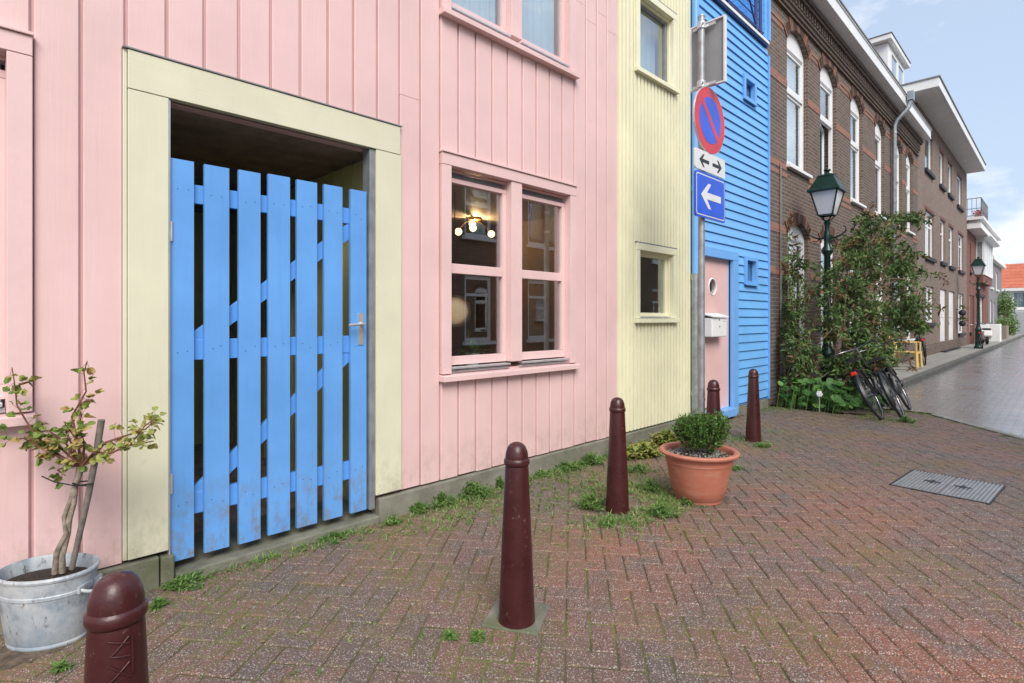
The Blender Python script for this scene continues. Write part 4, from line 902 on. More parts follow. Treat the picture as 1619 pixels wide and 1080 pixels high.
be = bollard('nearest dark red bollard with an embossed emblem, beside the zinc tub', (0.233, -1.809, 0), 0, src=b0)
# emblem cast on the shaft of the nearest bollard, facing the camera
mb = MB(); va = math.atan2(-DIST - (-1.809), -(0.233)) + .10
def EP(u, z):     # u metres round the shaft, z height
    r = .0525 + (.70 - z) * .05 + .0015; a = va + u / r; return (r * math.cos(a), r * math.sin(a), z - .012)
st = [[(-.020, .690), (.016, .676)], [(.016, .690), (-.016, .658), (.018, .650)], [(-.018, .640), (.018, .606)], [(.018, .638), (-.018, .606)], [(.023, .686), (.023, .612)], [(-.022, .597), (.018, .592)]]
for s_ in st:
    pts = []
    for (u0, z0), (u1, z1) in zip(s_, s_[1:]):
        for k in range(5): pts.append(EP(u0 + (u1 - u0) * k / 4, z0 + (z1 - z0) * k / 4))
    mb.tube(pts, .0024, 8)
mb.build('emblem', 'bollard', be, smooth=60)
mb = MB(); rot = Matrix.Rotation(R(29), 3, 'Z'); mb.obox((1.778, -1.501, -.010), (.128, .128, .018), rot)
tag(mb.build('bollard_base_slab', 'slab', None, bevel=.006), 'square mossy concrete slab under the middle bollard', 'slab')

# drain cover
dc = thing('drain_cover', 'ribbed rectangular iron cover set in the brick paving', 'drain cover', (5.63, -2.585, 0), R(-4)); dc.scale = (.95, .93, .7)
mb = MB(); mb.box(-.352, .352, -.337, -.329, -.02, .010); mb.box(-.352, .352, .329, .337, -.02, .010); mb.box(-.352, -.344, -.3289, .3289, -.02, .010); mb.box(.344, .352, -.3289, .3289, -.02, .010); mb.build('frame', 'iron_dark', dc)
for y0, y1 in ((-.327, -.003), (.003, .327)):
    mb = MB(); mb.cur = 1; mb.box(-.342, .342, y0, y1, -.02, .005); mb.cur = 0; n = 12
    for k in range(n):
        ya = y0 + .004 + (y1 - y0 - .008) * k / n; yb = ya + (y1 - y0 - .008) / n * .5; mb.box(-.338, .338, ya, yb, .0051, .016)
    pl = mb.build('plate', ['iron_grate', 'lead'], dc, bevel=.002); yc = (y0 + y1) / 2 + (.06 if y0 < -.1 else -.06)
    q = MB(); q.box(-.01, .03, yc - .06, yc + .06, .0165, .018); q.box(-.035, .055, yc - .012, yc + .012, .0182, .021); q.build('lifting_slot', 'black', pl)

# ------------------------------------------------------------------ street sign
sp = thing('street_sign', 'grey pole carrying a no parking disc, an arrow plate and a one way plate', 'sign', (4.758, -.94, 0), world=True)
x, y = 4.80, -.90
mb = MB(); mb.tube([(x, y, -.02), (x, y, 4.12)], .030, 20); mb.lathe([(.034, 4.12), (.030, 4.135), (.001, 4.14)], (x, y, 0), 16); mb.tube([(x, y, .6), (x, y, .62)], .034, 16); mb.build('pole', 'pole', sp, smooth=40)
Y = -.95
def disc(mb, r, y0, y1, cx_, cz, n=48): mb.prism([(cx_ + r * math.cos(2 * math.pi * k / n), cz + r * math.sin(2 * math.pi * k / n)) for k in range(n)], y0, y1)
cx_, cz = 4.862, 3.17
mb = MB(); mb.cur = 0; disc(mb, .306, Y - .004, Y + .012, cx_, cz); mb.cur = 1; disc(mb, .300, Y - .0055, Y - .0042, cx_, cz); mb.cur = 2; disc(mb, .212, Y - .007, Y - .0057, cx_, cz)
mb.cur = 1; a = R(-45); c_, s_ = math.cos(a), math.sin(a)
mb.prism([(cx_ + u * c_ - v * s_, cz + u * s_ + v * c_) for u, v in ((-.215, -.028), (.215, -.028), (.215, .028), (-.215, .028))], Y - .0085, Y - .0072)
mb.build('no_parking_disc', ['alu', 'sign_red', 'sign_blue'], sp)
def rrect(x0, x1, z0, z1, r=.02, n=5):
    o = []
    for cx2, cz2, a0 in ((x1 - r, z0 + r, -90), (x1 - r, z1 - r, 0), (x0 + r, z1 - r, 90), (x0 + r, z0 + r, 180)):
        for k in range(n + 1): a = R(a0 + 90 * k / n); o.append((cx2 + r * math.cos(a), cz2 + r * math.sin(a)))
    return o
def arrow(mb, cx2, cz2, L, w_, h, y0, y1, d):      # d = -1 points to -x
    p = [(-L / 2, 0), (-L / 2 + h * .62, -h / 2), (-L / 2 + h * .86, -h / 2), (-L / 2 + h * .50, -w_ / 2), (L / 2, -w_ / 2), (L / 2, w_ / 2), (-L / 2 + h * .50, w_ / 2), (-L / 2 + h * .86, h / 2), (-L / 2 + h * .62, h / 2)]
    q = [(cx2 - d * a, cz2 + (b if d < 0 else -b)) for a, b in p]
    if d < 0: q = [(cx2 + a, cz2 + b) for a, b in p]
    else: q = [(cx2 - a, cz2 - b) for a, b in p]
    s0 = q[1:4]; mb.prism([q[0], q[3], q[6]], y0, y1); mb.prism([q[0], q[1], q[2], q[3]], y0, y1); mb.prism([q[0], q[6], q[7], q[8]], y0, y1); mb.prism([q[3], q[4], q[5], q[6]], y0, y1)
mb = MB(); mb.cur = 0; mb.prism(rrect(4.575, 5.175, 2.69, 2.868), Y - .004, Y + .012); mb.cur = 1
arrow(mb, 4.745, 2.778, .19, .030, .115, Y - .006, Y - .0042, -1); arrow(mb, 5.005, 2.778, .19, .030, .115, Y - .006, Y - .0042, 1)
mb.build('arrow_plate', ['sign_white', 'black'], sp)
mb = MB(); mb.cur = 0; mb.prism(rrect(4.575, 5.175, 2.265, 2.672, .03), Y - .004, Y + .010); mb.cur = 2; mb.prism(rrect(4.576, 5.174, 2.266, 2.671, .03), Y + .0105, Y + .013); mb.cur = 1; mb.prism(rrect(4.592, 5.158, 2.282, 2.655, .025), Y - .0055, Y - .0042); mb.cur = 0; mb.prism(rrect(4.602, 5.148, 2.292, 2.645, .02), Y - .007, Y - .0057)
mb.cur = 1; arrow(mb, 4.875, 2.468, .40, .062, .23, Y - .009, Y - .0072, -1); mb.build('one_way_plate', ['sign_blue', 'sign_white', 'alu_back'], sp)
X = 4.86; mb = MB(); mb.box(X, X + .012, -1.09, -.775, 3.50, 4.07); pb = mb.build('large_plate', 'alu_back', sp)
mb = MB(); y0, y1 = -1.105, -.765
mb.box(X - .02, X + .016, y0, y0 + .018, 3.485, 4.085); mb.box(X - .02, X + .016, y1 - .014, y1, 3.485, 4.085); mb.box(X - .02, X + .016, y0 + .018, y1 - .014, 4.072, 4.085); mb.box(X - .02, X + .016, y0 + .018, y1 - .014, 3.485, 3.498); mb.build('plate_edge', 'sign_white', pb, bevel=.002)
for z_ in (3.50, 4.04):
    mb = MB(); mb.box(X - .035, X - .022, -1.02, -.80, z_ - .012, z_ + .014); mb.tube([(x, y, z_ - .03), (x, y, z_ + .03)], .040, 16); mb.tube([(x - .03, y - .03, z_), (x - .06, y - .04, z_)], .008, 8); mb.build('bracket', 'alu', pb, smooth=40)
for z_ in (2.36, 2.58, 2.78, 3.0, 3.32):
    MB().tube([(x, y, z_ - .015), (x, y, z_ + .015)], .036, 16).build('clamp', 'alu', sp, smooth=40)

# ------------------------------------------------------------------ street lamps
def street_lamp(label, loc):
    o = thing('street_lamp', label, 'street lamp', loc, 0, 'green street lamps')
    mb = MB(); mb.lathe([(.15, -.05), (.15, .06), (.125, .09), (.105, .14), (.105, .72), (.115, .76), (.115, .80), (.08, .86), (.06, .95), (.055, 1.6), (.048, 2.38), (.075, 2.42), (.09, 2.46), (.075, 2.50), (.05, 2.54), (.048, 2.62), (.06, 2.68), (.045, 2.74), (.035, 2.82), (.04, 2.88), (.055, 2.92), (.03, 2.96)], (0, 0, 0), 16); mb.build('post', 'green_iron', o, smooth=35)
    mb = MB()
    for s_ in (-1, 1): mb.tube([(0, 0, 2.68), (0, s_ * .12, 2.67), (0, s_ * .2, 2.70), (0, s_ * .27, 2.76), (0, s_ * .27, 2.83), (0, s_ * .235, 2.84)], [.018, .016, .014, .013, .012, .01], 8); mb.tube([(0, s_ * .1, 2.67), (0, s_ * .16, 2.62), (0, s_ * .22, 2.64)], .009, 6)
    mb.build('ladder_bar', 'green_iron', o, smooth=50)
    a, b, z0, z1 = .105, .195, 3.04, 3.42
    mb = MB()
    for sx, sy in ((1, 1), (1, -1), (-1, -1), (-1, 1)): mb.bar((sx * a, sy * a, z0), (sx * b, sy * b, z1), .018, .018)
    for q, zz in ((a, z0), (b, z1)):
        for p0, p1 in (((-q, -q), (q, -q)), ((q, -q), (q, q)), ((q, q), (-q, q)), ((-q, q), (-q, -q))): mb.bar((*p0, zz), (*p1, zz), .02, .02)
    for sx, sy in ((1, 1), (1, -1), (-1, -1), (-1, 1)): mb.tube([(sx * a * .9, sy * a * .9, z0), (sx * .05, sy * .05, 2.97), (0, 0, 2.94)], .01, 6)
    lf = mb.build('lantern_frame', 'green_iron', o)
    for p0, p1 in (((-1, -1), (1, -1)), ((1, -1), (1, 1)), ((1, 1), (-1, 1)), ((-1, 1), (-1, -1))):
        MB().quad((p0[0] * a * .99, p0[1] * a * .99, z0), (p1[0] * a * .99, p1[1] * a * .99, z0), (p1[0] * b * .99, p1[1] * b * .99, z1), (p0[0] * b * .99, p0[1] * b * .99, z1)).build('lantern_glass', 'frost', lf)
    mb = MB()
    def ring4(q, z): return [(-q, -q, z), (q, -q, z), (q, q, z), (-q, q, z)]
    lv = [(.238, 3.415), (.240, 3.44), (.215, 3.47), (.12, 3.66), (.13, 3.67), (.09, 3.70), (.045, 3.715)]
    vs = [p for q, z in lv for p in ring4(q, z)]; mb.add(vs, [(i * 4 + j, i * 4 + (j + 1) % 4, (i + 1) * 4 + (j + 1) % 4, (i + 1) * 4 + j) for i in range(len(lv) - 1) for j in range(4)] + [(3, 2, 1, 0)])
    rf = mb.build('lantern_roof', 'green_iron', o, bevel=.004)
    MB().lathe([(.06, 3.71), (.03, 3.735), (.03, 3.75), (.055, 3.775), (.05, 3.79), (.002, 3.795)], (0, 0, 0), 16).build('finial', 'green_iron', rf, smooth=40)
    return o
L1 = street_lamp('dark green street lamp rising out of the leafy shrub', (10.0, -.51, .0))
L2 = copy_tree(L1); L2.location = (29.74, -.71, .12); L2['label'] = 'dark green street lamp farther down, in front of the red brick house'

# ------------------------------------------------------------------ plants
def rdir(rnd, up=0):
    while True:
        v = Vector((rnd.uniform(-1, 1), rnd.uniform(-1, 1), rnd.uniform(-1, 1)))
        if .1 < v.length < 1: v.normalize(); v.z += up; return v.normalized()
sh = thing('shrub', 'tall loose green shrub spilling around the street lamp', 'shrub', (9.6, -.5, 0), world=True)
clumps = [(9.51, -0.16, 2.11, .26, .46, .35), (9.19, -.16, 1.19, .2, .6, .5), (9.54, -.24, 1.39, .28, .61, .3), (9.26, -.33, .5, .3, .3, .6), (10.35, -.75, 1.6, .30, .62, .9), (10.2, -.95, 1.0, .28, .5, 1.0),
          (10.81, -.89, 2.25, .37, .53, 1.1), (11.3, -1.04, 2.66, .38, .40, .9), (11.0, -.91, 2.95, .30, .22, .35), (11.45, -1.2, 2.17, .44, .5, 1.2), (11.2, -1.3, 1.55, .46, .42, 1.4), (10.53, -1.04, 1.35, .42, .52, 1.3),
          (12.0, -1.25, 3.12, .42, .12, .3), (9.75, -1.2, .68, .33, .33, 1.2), (9.62, -.98, .52, .3, .34, .9), (11.5, -1.37, 1.28, .32, .22, 1.0), (10.7, -.6, 1.75, .4, .5, .8), (10.3, -.75, 2.3, .3, .3, .4), (9.2, -.45, .8, .25, .3, .5), (10.3, -1.0, .75, .4, .3, .8), (9.3, -.3, .35, .3, .25, .7), (9.0, -.35, .75, .2, .3, .4), (9.75, -.72, 1.25, .32, .45, .45), (9.7, -.75, .55, .3, .35, .5), (9.85, -.55, 2.0, .28, .3, .25), (10.6, -.8, 2.6, .3, .25, .4)]
rn = random.Random(11); fol = MB(); br = MB()
bases = [(9.1, -.25), (9.35, -.4), (9.8, -.6), (10.2, -.75), (9.2, -.2)]
for ci, (cx2, cy2, cz2, rr, rz, den) in enumerate(clumps):
    bx_, by_ = min(bases, key=lambda b: (b[0] - cx2) ** 2 * .4 + (b[1] - cy2) ** 2 + rn.uniform(0, .5))
    p0 = Vector((bx_, by_, 0)); p3 = Vector((cx2, cy2, cz2)); mid = p0.lerp(p3, .5) + Vector((-.08, .04, .12)); 
    main = [p0, p0.lerp(mid, .5) + Vector((rn.uniform(-.04, .04), rn.uniform(-.04, .04), .03)), mid, mid.lerp(p3, .5) + Vector((rn.uniform(-.05, .05), 0, .04)), p3]
    br.tube(main, [.022, .017, .013, .009, .006], 7)
    ntw = int(27 * den + 7)
    for k in range(ntw):
        d = rdir(rn, .1); st_ = p3 + Vector((rn.gauss(0, rr * .3), rn.gauss(0, rr * .3), rn.gauss(0, rz * .35)))
        e = p3 + Vector((d.x * rr, d.y * rr, d.z * rz)) * rn.uniform(.6, 1.25); m_ = st_.lerp(e, .5) + Vector((0, 0, .04)); e.z -= rn.uniform(0, .08)
        br.tube([st_, m_, e], [.0035, .0026, .0015], 4, cap=False)
        tb = min(.85, max(0, rn.gauss(.42, .2)))
        if rn.random() < .10: tb = .97
        nl = rn.randint(15, 21)
        for q in range(nl):
            t = (q + 1) / nl; p = st_.lerp(m_, t * 2) if t < .5 else m_.lerp(e, t * 2 - 1); dd = (e - st_).normalized() * .45 + rdir(rn, -.1)
            fol.leaf(p, dd, rdir(rn, .8), rn.uniform(.075, .13), rn.uniform(.028, .042), tone=min(1, max(0, tb + rn.gauss(0, .08))), droop=.3)
# long arching shoots reaching out of the crown
for (a, b, c) in [((10.9, -.8, 2.2), (11.3, -1.0, 3.0), (12.3, -1.35, 3.25)), ((10.3, -.5, 1.6), (10.5, -.7, 2.6), (11.3, -.9, 3.35)), ((9.3, -.25, .8), (9.35, -.2, 1.8), (9.5, -.15, 2.7)), ((10.8, -1.1, 1.2), (10.4, -1.4, 1.2), (10.0, -1.65, .62)), ((9.4, -.3, .9), (9.0, -.3, 1.6), (8.95, -.2, 2.2)), ((10.9, -1.1, 1.6), (11.6, -1.45, 1.9), (12.3, -1.5, 1.55)), ((9.2, -.3, .4), (9.5, -.45, 1.3), (10.2, -.6, 2.55)), ((10.9, -.9, 2.6), (11.6, -1.2, 3.5), (12.7, -1.5, 3.2)), ((10.4, -.9, 1.8), (10.6, -1.5, 2.3), (10.7, -1.9, 1.5)), ((9.6, -.4, 1.0), (9.4, -.6, 2.0), (9.3, -.9, 1.7)), ((10.8, -1, 1.8), (11.9, -1.6, 2.4), (12.4, -1.75, 2.0)), ((10.2, -.7, 1.0), (10.1, -1.2, 1.3), (9.9, -1.6, 1.0)), ((9.2, -.25, 1.2), (9.0, -.2, 2.2), (9.25, -.2, 2.9)), ((10.0, -.6, 1.4), (9.7, -.7, 2.3), (9.6, -.9, 2.2))]:
    a, b, c = Vector(a), Vector(b), Vector(c); pts = [(a * (1 - t) ** 2 + b * 2 * t * (1 - t) + c * t * t) for t in [k / 10 for k in range(11)]]
    br.tube(pts, [.013 - .001 * k for k in range(11)], 5)
    for k in range(3, 11):
        for q in range(7): fol.leaf(pts[k] + Vector((0, 0, rn.uniform(-.04, .04))), rdir(rn), rdir(rn, .8), rn.uniform(.08, .13), .034, tone=rn.uniform(.3, .9) if k < 9 else .95, droop=.35)
br.build('trunk', 'twig', sh, smooth=60); fol.build('crown', 'shrub_leaf', sh)

def round_leaf(mb, p, nrm, r, tone, rnd):
    nrm = Vector(nrm).normalized(); u = nrm.orthogonal().normalized(); u = Matrix.Rotation(rnd.uniform(0, 6.28), 3, nrm) @ u; v = nrm.cross(u); n = 11; p = Vector(p)
    vs = [p - nrm * r * .12]
    for k in range(n):
        a = 2 * math.pi * (k + .35) / n * .97; rr = r * (1 + .09 * math.cos(k * 2.3) * (1 if k % 2 else -1)); vs.append(p + (u * math.cos(a) + v * math.sin(a)) * rr + nrm * r * .06 * math.sin(a * 5))
    mb.add(vs, [(0, k + 1, (k + 1) % n + 1) for k in range(n)], tone)
ml = thing('mallow_plant', 'low plant with broad round leaves below the shrub', 'plant', (8.9, -.8, 0), world=True)
mb = MB(); stm = MB(); rn = random.Random(5)
for k in range(420):
    t = rn.random(); x = 8.70 + 1.35 * t; yy = -.18 - rn.random() * (.85 + .45 * t) ; h = (.05 + .42 * rn.random()) * (1 - .3 * t)
    if yy < -1.0: h *= .55
    round_leaf(mb, (x, yy, h), (rn.uniform(-1.1, .2), rn.uniform(-1.0, .3), 1), rn.uniform(.025, .065), rn.random(), rn); stm.tube([(x + rn.uniform(-.06, .06), yy + .05, 0), (x, yy, h)], .004, 4, cap=False)
mb.build('leaves', 'big_leaf', ml, smooth=60); stm.build('stems', 'weed_leaf', ml)
mb = MB(); c = Vector((8.62, -.79, .28))
for k in range(6):
    a = k / 6 * 6.28; d = Vector((-.25, math.cos(a), math.sin(a))); mb.leaf(c, d, (-1, 0, 0), .045, .045, tone=.5, n=3)
mb.sphere(c + Vector((-.012, 0, 0)), .010, 8, 6); mb.tube([(8.75, -.75, 0), c], .004, 4); tag(mb.build('flower', 'petal', ml), 'single white flower')

# boxwood in terracotta pot
pt = thing('flower_pot', 'large terracotta pot with a rolled rim on the brick paving', 'pot', (3.905, -1.318, 0))
mb = MB(); mb.lathe([(.150, 0), (.160, .004), (.163, .025), (.168, .03), (.190, .12), (.213, .25), (.226, .325), (.231, .33), (.232, .352), (.228, .356), (.236, .385), (.262, .396), (.272, .405), (.274, .418), (.266, .430), (.250, .432), (.236, .424), (.228, .405), (.222, .34)], (0, 0, 0), 56, capt=False)
mb.v = [(x * 1.05, y * 1.05, z * .86) for x, y, z in mb.v]; mb.build('body', 'terracotta', pt, smooth=35)
mb = MB(); N = 24
mb.lathe([(.0005, .385), (.1, .388), (.16, .378), (.226, .37)], (0, 0, -.05), 40, capb=False, capt=False); mb.build('soil', 'soil', pt, smooth=60)
mb = MB(); rn = random.Random(2)
for k in range(260):
    a = rn.uniform(0, 6.28); r = .222 * math.sqrt(rn.random()); mb.obox((r * math.cos(a), r * math.sin(a), .334), (rn.uniform(.004, .010), rn.uniform(.004, .008), .004), Matrix.Rotation(rn.uniform(0, 3), 3, rdir(rn)))
tag(mb.build('gravel', 'kerb_light', pt), kind='stuff')
bw = thing('boxwood', 'small dense boxwood bush growing in the terracotta pot', 'shrub', (3.925, -1.34, .325))
rn = random.Random(9); mb = MB(); tw = MB(); lobes = [((-.07, .06, .12), .12), ((.0, -.02, .10), .13), ((.07, -.05, .13), .12), ((-.03, .03, .17), .10), ((.10, -.08, .20), .08), ((-.11, .09, .17), .08), ((.04, .04, .12), .10), ((.0, .0, .22), .06)]
for k in range(900):
    c, r = rn.choice(lobes); d = rdir(rn, .35); d.z += .5; c = Vector(c); tip = c + d * r * rn.uniform(.55, 1.12); tip.z = max(.0, tip.z); st_ = Vector((c.x * .5, c.y * .5, .01)).lerp(tip, .55)
    tw.tube([st_, tip], .0018, 3, cap=False); ax = (tip - st_).normalized()
    for q in range(9):
        p = st_.lerp(tip, .3 + .7 * q / 8); dd = ax * .8 + rdir(rn) * .8; mb.leaf(p, dd, rdir(rn, .5), rn.uniform(.020, .029), .015, tone=min(1, max(0, .25 + .5 * q / 8 + rn.gauss(0, .15))), droop=.05)
mb.build('crown', 'box_leaf', bw); tw.build('stems', 'twig', bw)

# zinc tub with rose tree
tb = thing('zinc_tub', 'oval whitewashed zinc tub with ring handles against the pink wall', 'tub', (.250, -.222, 0), R(-45)); tb.scale = (.80, .70, .97)
mb = MB(); mb.lathe([(.172, .0), (.180, .003), (.183, .012), (.180, .022), (.186, .03), (.202, .14), (.213, .215), (.217, .219), (.217, .231), (.214, .235), (.222, .288), (.229, .292), (.232, .301), (.228, .309), (.220, .310), (.216, .300), (.208, .24), (.205, .20)], (0, 0, 0), 64, 1.04, .88, capt=False)
mb.build('body', 'zinc', tb, smooth=30)
mb = MB(); mb.lathe([(.0005, .268), (.1, .27), (.17, .258), (.212, .25)], (0, 0, 0), 44, 1.03, .87, capb=False, capt=False); mb.build('soil', 'soil', tb, smooth=60)
for s_ in (-1, 1):
    mb = MB(); mb.tube([(s_ * (.22 + .055 * math.sin(math.pi * k / 10)), .075 * math.cos(math.pi * k / 10), .235 - .02 * math.sin(math.pi * k / 10)) for k in range(11)], .0075, 8)
    mb.box(s_ * .222 - .006, s_ * .222 + .006, -.09, .09, .222, .25); mb.build('handle', 'zinc', tb, smooth=40)
rt = thing('rose_tree', 'small yellowing standard rose tied to a stake in the zinc tub', 'small tree', (.250, -.222, .26))
U = Vector((S, -C, 0)); V = Vector((-C, -S, 0)); K_ = 2.33 / 870
def T(px, py, v=0): return U * ((px - 76) * K_) + V * v + Vector((0, 0, EYE + (504 - py) * K_ - .26))
tr = MB(); rn = random.Random(21)
tr.tube([T(98, 905), T(101, 878, .01), T(107, 845, .0), T(112, 820, .01), T(118, 795, .005), T(122, 768, .01), T(128, 738)], [.013, .011, .010, .011, .010, .010, .014], 10)
tr.tube([T(90, 905, .012), T(95, 870, .018), T(108, 842, .012), T(106, 815, .016), T(116, 785, .012), T(124, 740)], [.012, .011, .010, .009, .009, .008], 8)
tr.build('trunk', 'bark', rt, smooth=60)
mb = MB(); mb.tube([T(107, 903, -.02), T(119, 850, -.02), T(134, 790, -.015), T(148, 725, -.01), T(160, 664, 0)], [.011, .0115, .012, .0125, .0135], 9)
tag(mb.build('stake', 'stake', rt, smooth=50)); 
mb = MB(); mb.tube([T(72, 751, .02), T(95, 759, .03), T(122, 764, .03), T(142, 766, .02)], .0028, 6); mb.tube([T(120, 762, .02), T(134, 764, .03), T(146, 765, 0), T(130, 764, -.03), T(120, 762, .0)], .003, 6); mb.build('tie', 'black', rt)
tg = MB(); lf = MB()
shoots = [[(128, 738), (120, 700), (108, 660), (128, 620), (122, 590), (125, 572)], [(126, 738), (95, 720), (60, 690), (45, 665), (32, 640), (30, 608), (27, 580)], [(128, 738), (150, 715), (180, 715), (215, 700), (240, 670), (262, 655)],
          [(126, 736), (90, 725), (60, 708), (35, 700), (24, 718)], [(128, 735), (105, 700), (80, 680), (62, 682)], [(130, 735), (140, 700), (138, 672), (150, 650)], [(127, 736), (100, 740), (85, 745), (95, 755)], [(140, 728), (165, 700), (195, 690), (225, 680), (245, 662)],
          [(126, 735), (112, 705), (100, 685), (96, 668)], [(30, 608), (45, 604), (52, 612)], [(125, 640), (140, 632), (144, 636)], [(125, 735), (80, 712), (50, 690), (28, 690)], [(128, 735), (118, 712), (135, 690), (128, 668)], [(126, 735), (88, 705), (70, 700), (45, 712)], [(130, 736), (160, 722), (200, 706), (235, 700)]]
for sN, s_ in enumerate(shoots):
    v0 = rn.uniform(-.07, .09) if sN not in (9, 10) else 0
    pts = [T(px, py, v0 * k / (len(s_) - 1)) for k, (px, py) in enumerate(s_)]; n = len(pts)
    tg.tube(pts, [.0045 * (1 - k / n) + .0012 for k in range(n)], 6)
    for k in range(1, n):
        seg = (pts[k] - pts[k - 1]).length; cnt = max(2, int(seg / .0120))
        sparse = (sN == 1 and k >= 4) or (sN == 0 and k >= 2)
        if k == 1: cnt = cnt // 3
        for q in range(cnt if not sparse else max(2, cnt // 2 + 1)):
            p = pts[k - 1].lerp(pts[k], rn.random()); side = rdir(rn, .1); stl = p + side * rn.uniform(.02, .045); tg.tube([p, stl], .0009, 3, cap=False)
            tb_ = rn.random() ** 1.1
            if sN in (2, 7, 14): tb_ = min(1, tb_ * .5 + .35)
            for a in ((-1.2, 0, 1.2) if rn.random() < .6 else (0,)):
                dd = side + side.cross(Vector((0, 0, 1))) * a * .9 + rdir(rn) * .25; lf.leaf(stl, dd, rdir(rn, 1.2), rn.uniform(.022, .036), rn.uniform(.019, .029), tone=min(1, max(0, tb_ + rn.gauss(0, .1))), n=3, droop=.15)
tg.build('branches', 'twig_red', rt, smooth=60); lf.build('foliage', 'rose_leaf', rt)

# weeds
def tuft(label, x, y, r, h, nst, kind='weed_leaf', seed=0, L=.036, W=.009, group='weeds between the paving and the walls', name='weed'):
    rn = random.Random(seed * 7 + 1); mb = MB()
    for k in range(nst):
        a = rn.uniform(0, 6.28); rr = r * 1.25 * rn.random() * (.7 + .5 * abs(math.sin(a * 1.5 + seed))); e = Vector((x + rr * math.cos(a), y + rr * math.sin(a), h * rn.uniform(.35, 1) * (1 - .5 * rr / (r * 1.4)))); s0 = Vector((x + rr * .6 * math.cos(a), y + rr * .6 * math.sin(a), -.004))
        mb.tube([s0, s0.lerp(e, .5) + Vector((0, 0, .01)), e], .0012, 3, cap=False, tone=.2)
        for q in range(rn.randint(8, 13)):
            p = s0.lerp(e, .15 + .85 * rn.random()); d = rdir(rn, .25); d.z = abs(d.z) * .7; mb.leaf(p, d, (0, 0, 1), L * rn.uniform(.6, 1.2), W * rn.uniform(.8, 1.4), tone=min(1, max(0, rn.gauss(.55, .25))), droop=.2)
    o = mb.build(name, kind); 
    return tag(o, label, 'weed', group)
def ground(px, py, z=0):
    Z = F * (EYE - z) / (py - HY0); Xc = (px - 809.5) / F * Z; return S * Xc + C * Z, -C * Xc + S * Z - DIST
HY0 = 504
wd = [('flat green weed patch in front of the cream jamb left of the gate', 295, 925, .085, .04, 60), ('small green weed tuft between nearest bollard and gate', 250, 958, .03, .02, 20),
      ('pale grassy weeds under the blue gate', 520, 848, .10, .03, 34), ('small weeds at the foot of the gate lock side', 620, 828, .05, .05, 26), ('low weed beside the plinth right of the gate', 660, 808, .07, .08, 50),
      ('broad weed clump against the plinth under the pink boards', 690, 795, .08, .10, 60), ('tallest weed clump against the plinth below the pink window', 735, 780, .10, .13, 90), ('thin weed standing against the plinth behind the middle bollard', 790, 770, .04, .10, 24),
      ('small weed at the plinth right of the middle bollard', 850, 750, .05, .04, 24), ('spreading weeds along the plinth under the window corner', 895, 742, .10, .07, 60), ('bushy weeds by the plinth left of the second bollard', 935, 733, .10, .12, 70),
      ('dense dark green weed at the left foot of the second bollard', 935, 803, .10, .11, 95), ('low weed in front of the second bollard', 965, 830, .06, .04, 30), ('green weed clump right of the second bollard', 1045, 815, .08, .09, 55),
      ('feathery weeds between second bollard and pot', 1030, 775, .09, .10, 50), ('small weed at the left foot of the terracotta pot', 1085, 797, .05, .05, 26), ('yellowish weed in front of the slab bollard, on the paving', 755, 1010, .02, .025, 16),
      ('tiny weed at the left bottom edge of the paving', 96, 1060, .018, .015, 12), ('small weed on the right side of the terracotta pot', 1165, 742, .07, .03, 24), ('tiny weed left of the slab bollard on the bricks', 712, 1008, .016, .02, 10),
      ('weeds around the foot of the farthest bollard', 1205, 705, .10, .03, 34), ('weed strip at the wheel of the leaning bicycles', 1432, 668, .12, .10, 46), ('weeds behind the second bollard near the plinth', 1010, 745, .12, .06, 46)]
for k, (lb, px, py, r, h, ns) in enumerate(wd):
    gx, gy = ground(px, py); tuft(lb, gx, min(gy, -.045 - r * .4), r, h, ns, seed=k)
for k, (lb, px, py, r, h, ns) in enumerate([('yellow green leafy plant at the foot of the yellow house', 1015, 712, .16, .14, 60), ('pale variegated plant between the second bollard and the pot', 1055, 700, .15, .20, 70), ('green climbing plant by the downpipe behind the pot', 1085, 668, .12, .36, 60), ('short dry yellow plant against the yellow plinth', 985, 716, .12, .10, 36)]):
    gx, gy = ground(px, py + 8); tuft(lb, gx, min(gy, -.07 - r * .5), r, h, ns, 'yellow_leaf' if k != 2 else 'weed_leaf', seed=50 + k, L=.075, W=.035, group='plants at the foot of the yellow house', name='plant')
mb = MB(); rn = random.Random(78)
spots = [(rn.uniform(2.0, 4.7), -.05 - abs(rn.gauss(0, .07))) for k in range(1900)] + [(rn.uniform(4.7, 6.2), -.05 - abs(rn.gauss(0, .14))) for k in range(700)] + [(rn.uniform(.75, 2.0), -.08 - abs(rn.gauss(0, .05))) for k in range(160)]
for cx2, cy2, sg, cnt in ((3.20, -1.1, .18, 700), (3.5, -1.15, .18, 600), (3.75, -1.0, .2, 400), (3.5, -.75, .25, 500), (2.2, -.45, .3, 300), (6.2, -.72, .16, 120), (4.6, -.5, .35, 350), (8.9, -1.55, .25, 300), (9.2, -1.45, .3, 250)):
    spots += [(rn.gauss(cx2, sg), min(-.05, rn.gauss(cy2, sg * .7))) for k in range(cnt)]
for x, yy in spots:
    if math.sin(x * 5.3) + math.sin(x * 2.1 + yy * 9) + rn.gauss(0, .7) < -.2: continue
    t_ = rn.gauss(.78, .2)
    for q in range(4):
        d = rdir(rn, .7); d.z = abs(d.z); mb.leaf((x + rn.gauss(0, .01), yy + rn.gauss(0, .01), -.003), d, (0, 0, 1), rn.uniform(.02, .06), rn.uniform(.004, .010), tone=min(1, max(0, t_ + rn.gauss(0, .1))), droop=.3)
tag(mb.build('grass_fringe', 'weed_leaf'), 'thin light green grass along the plinths and around the bollards', 'grass', kind='stuff')
mb = MB()
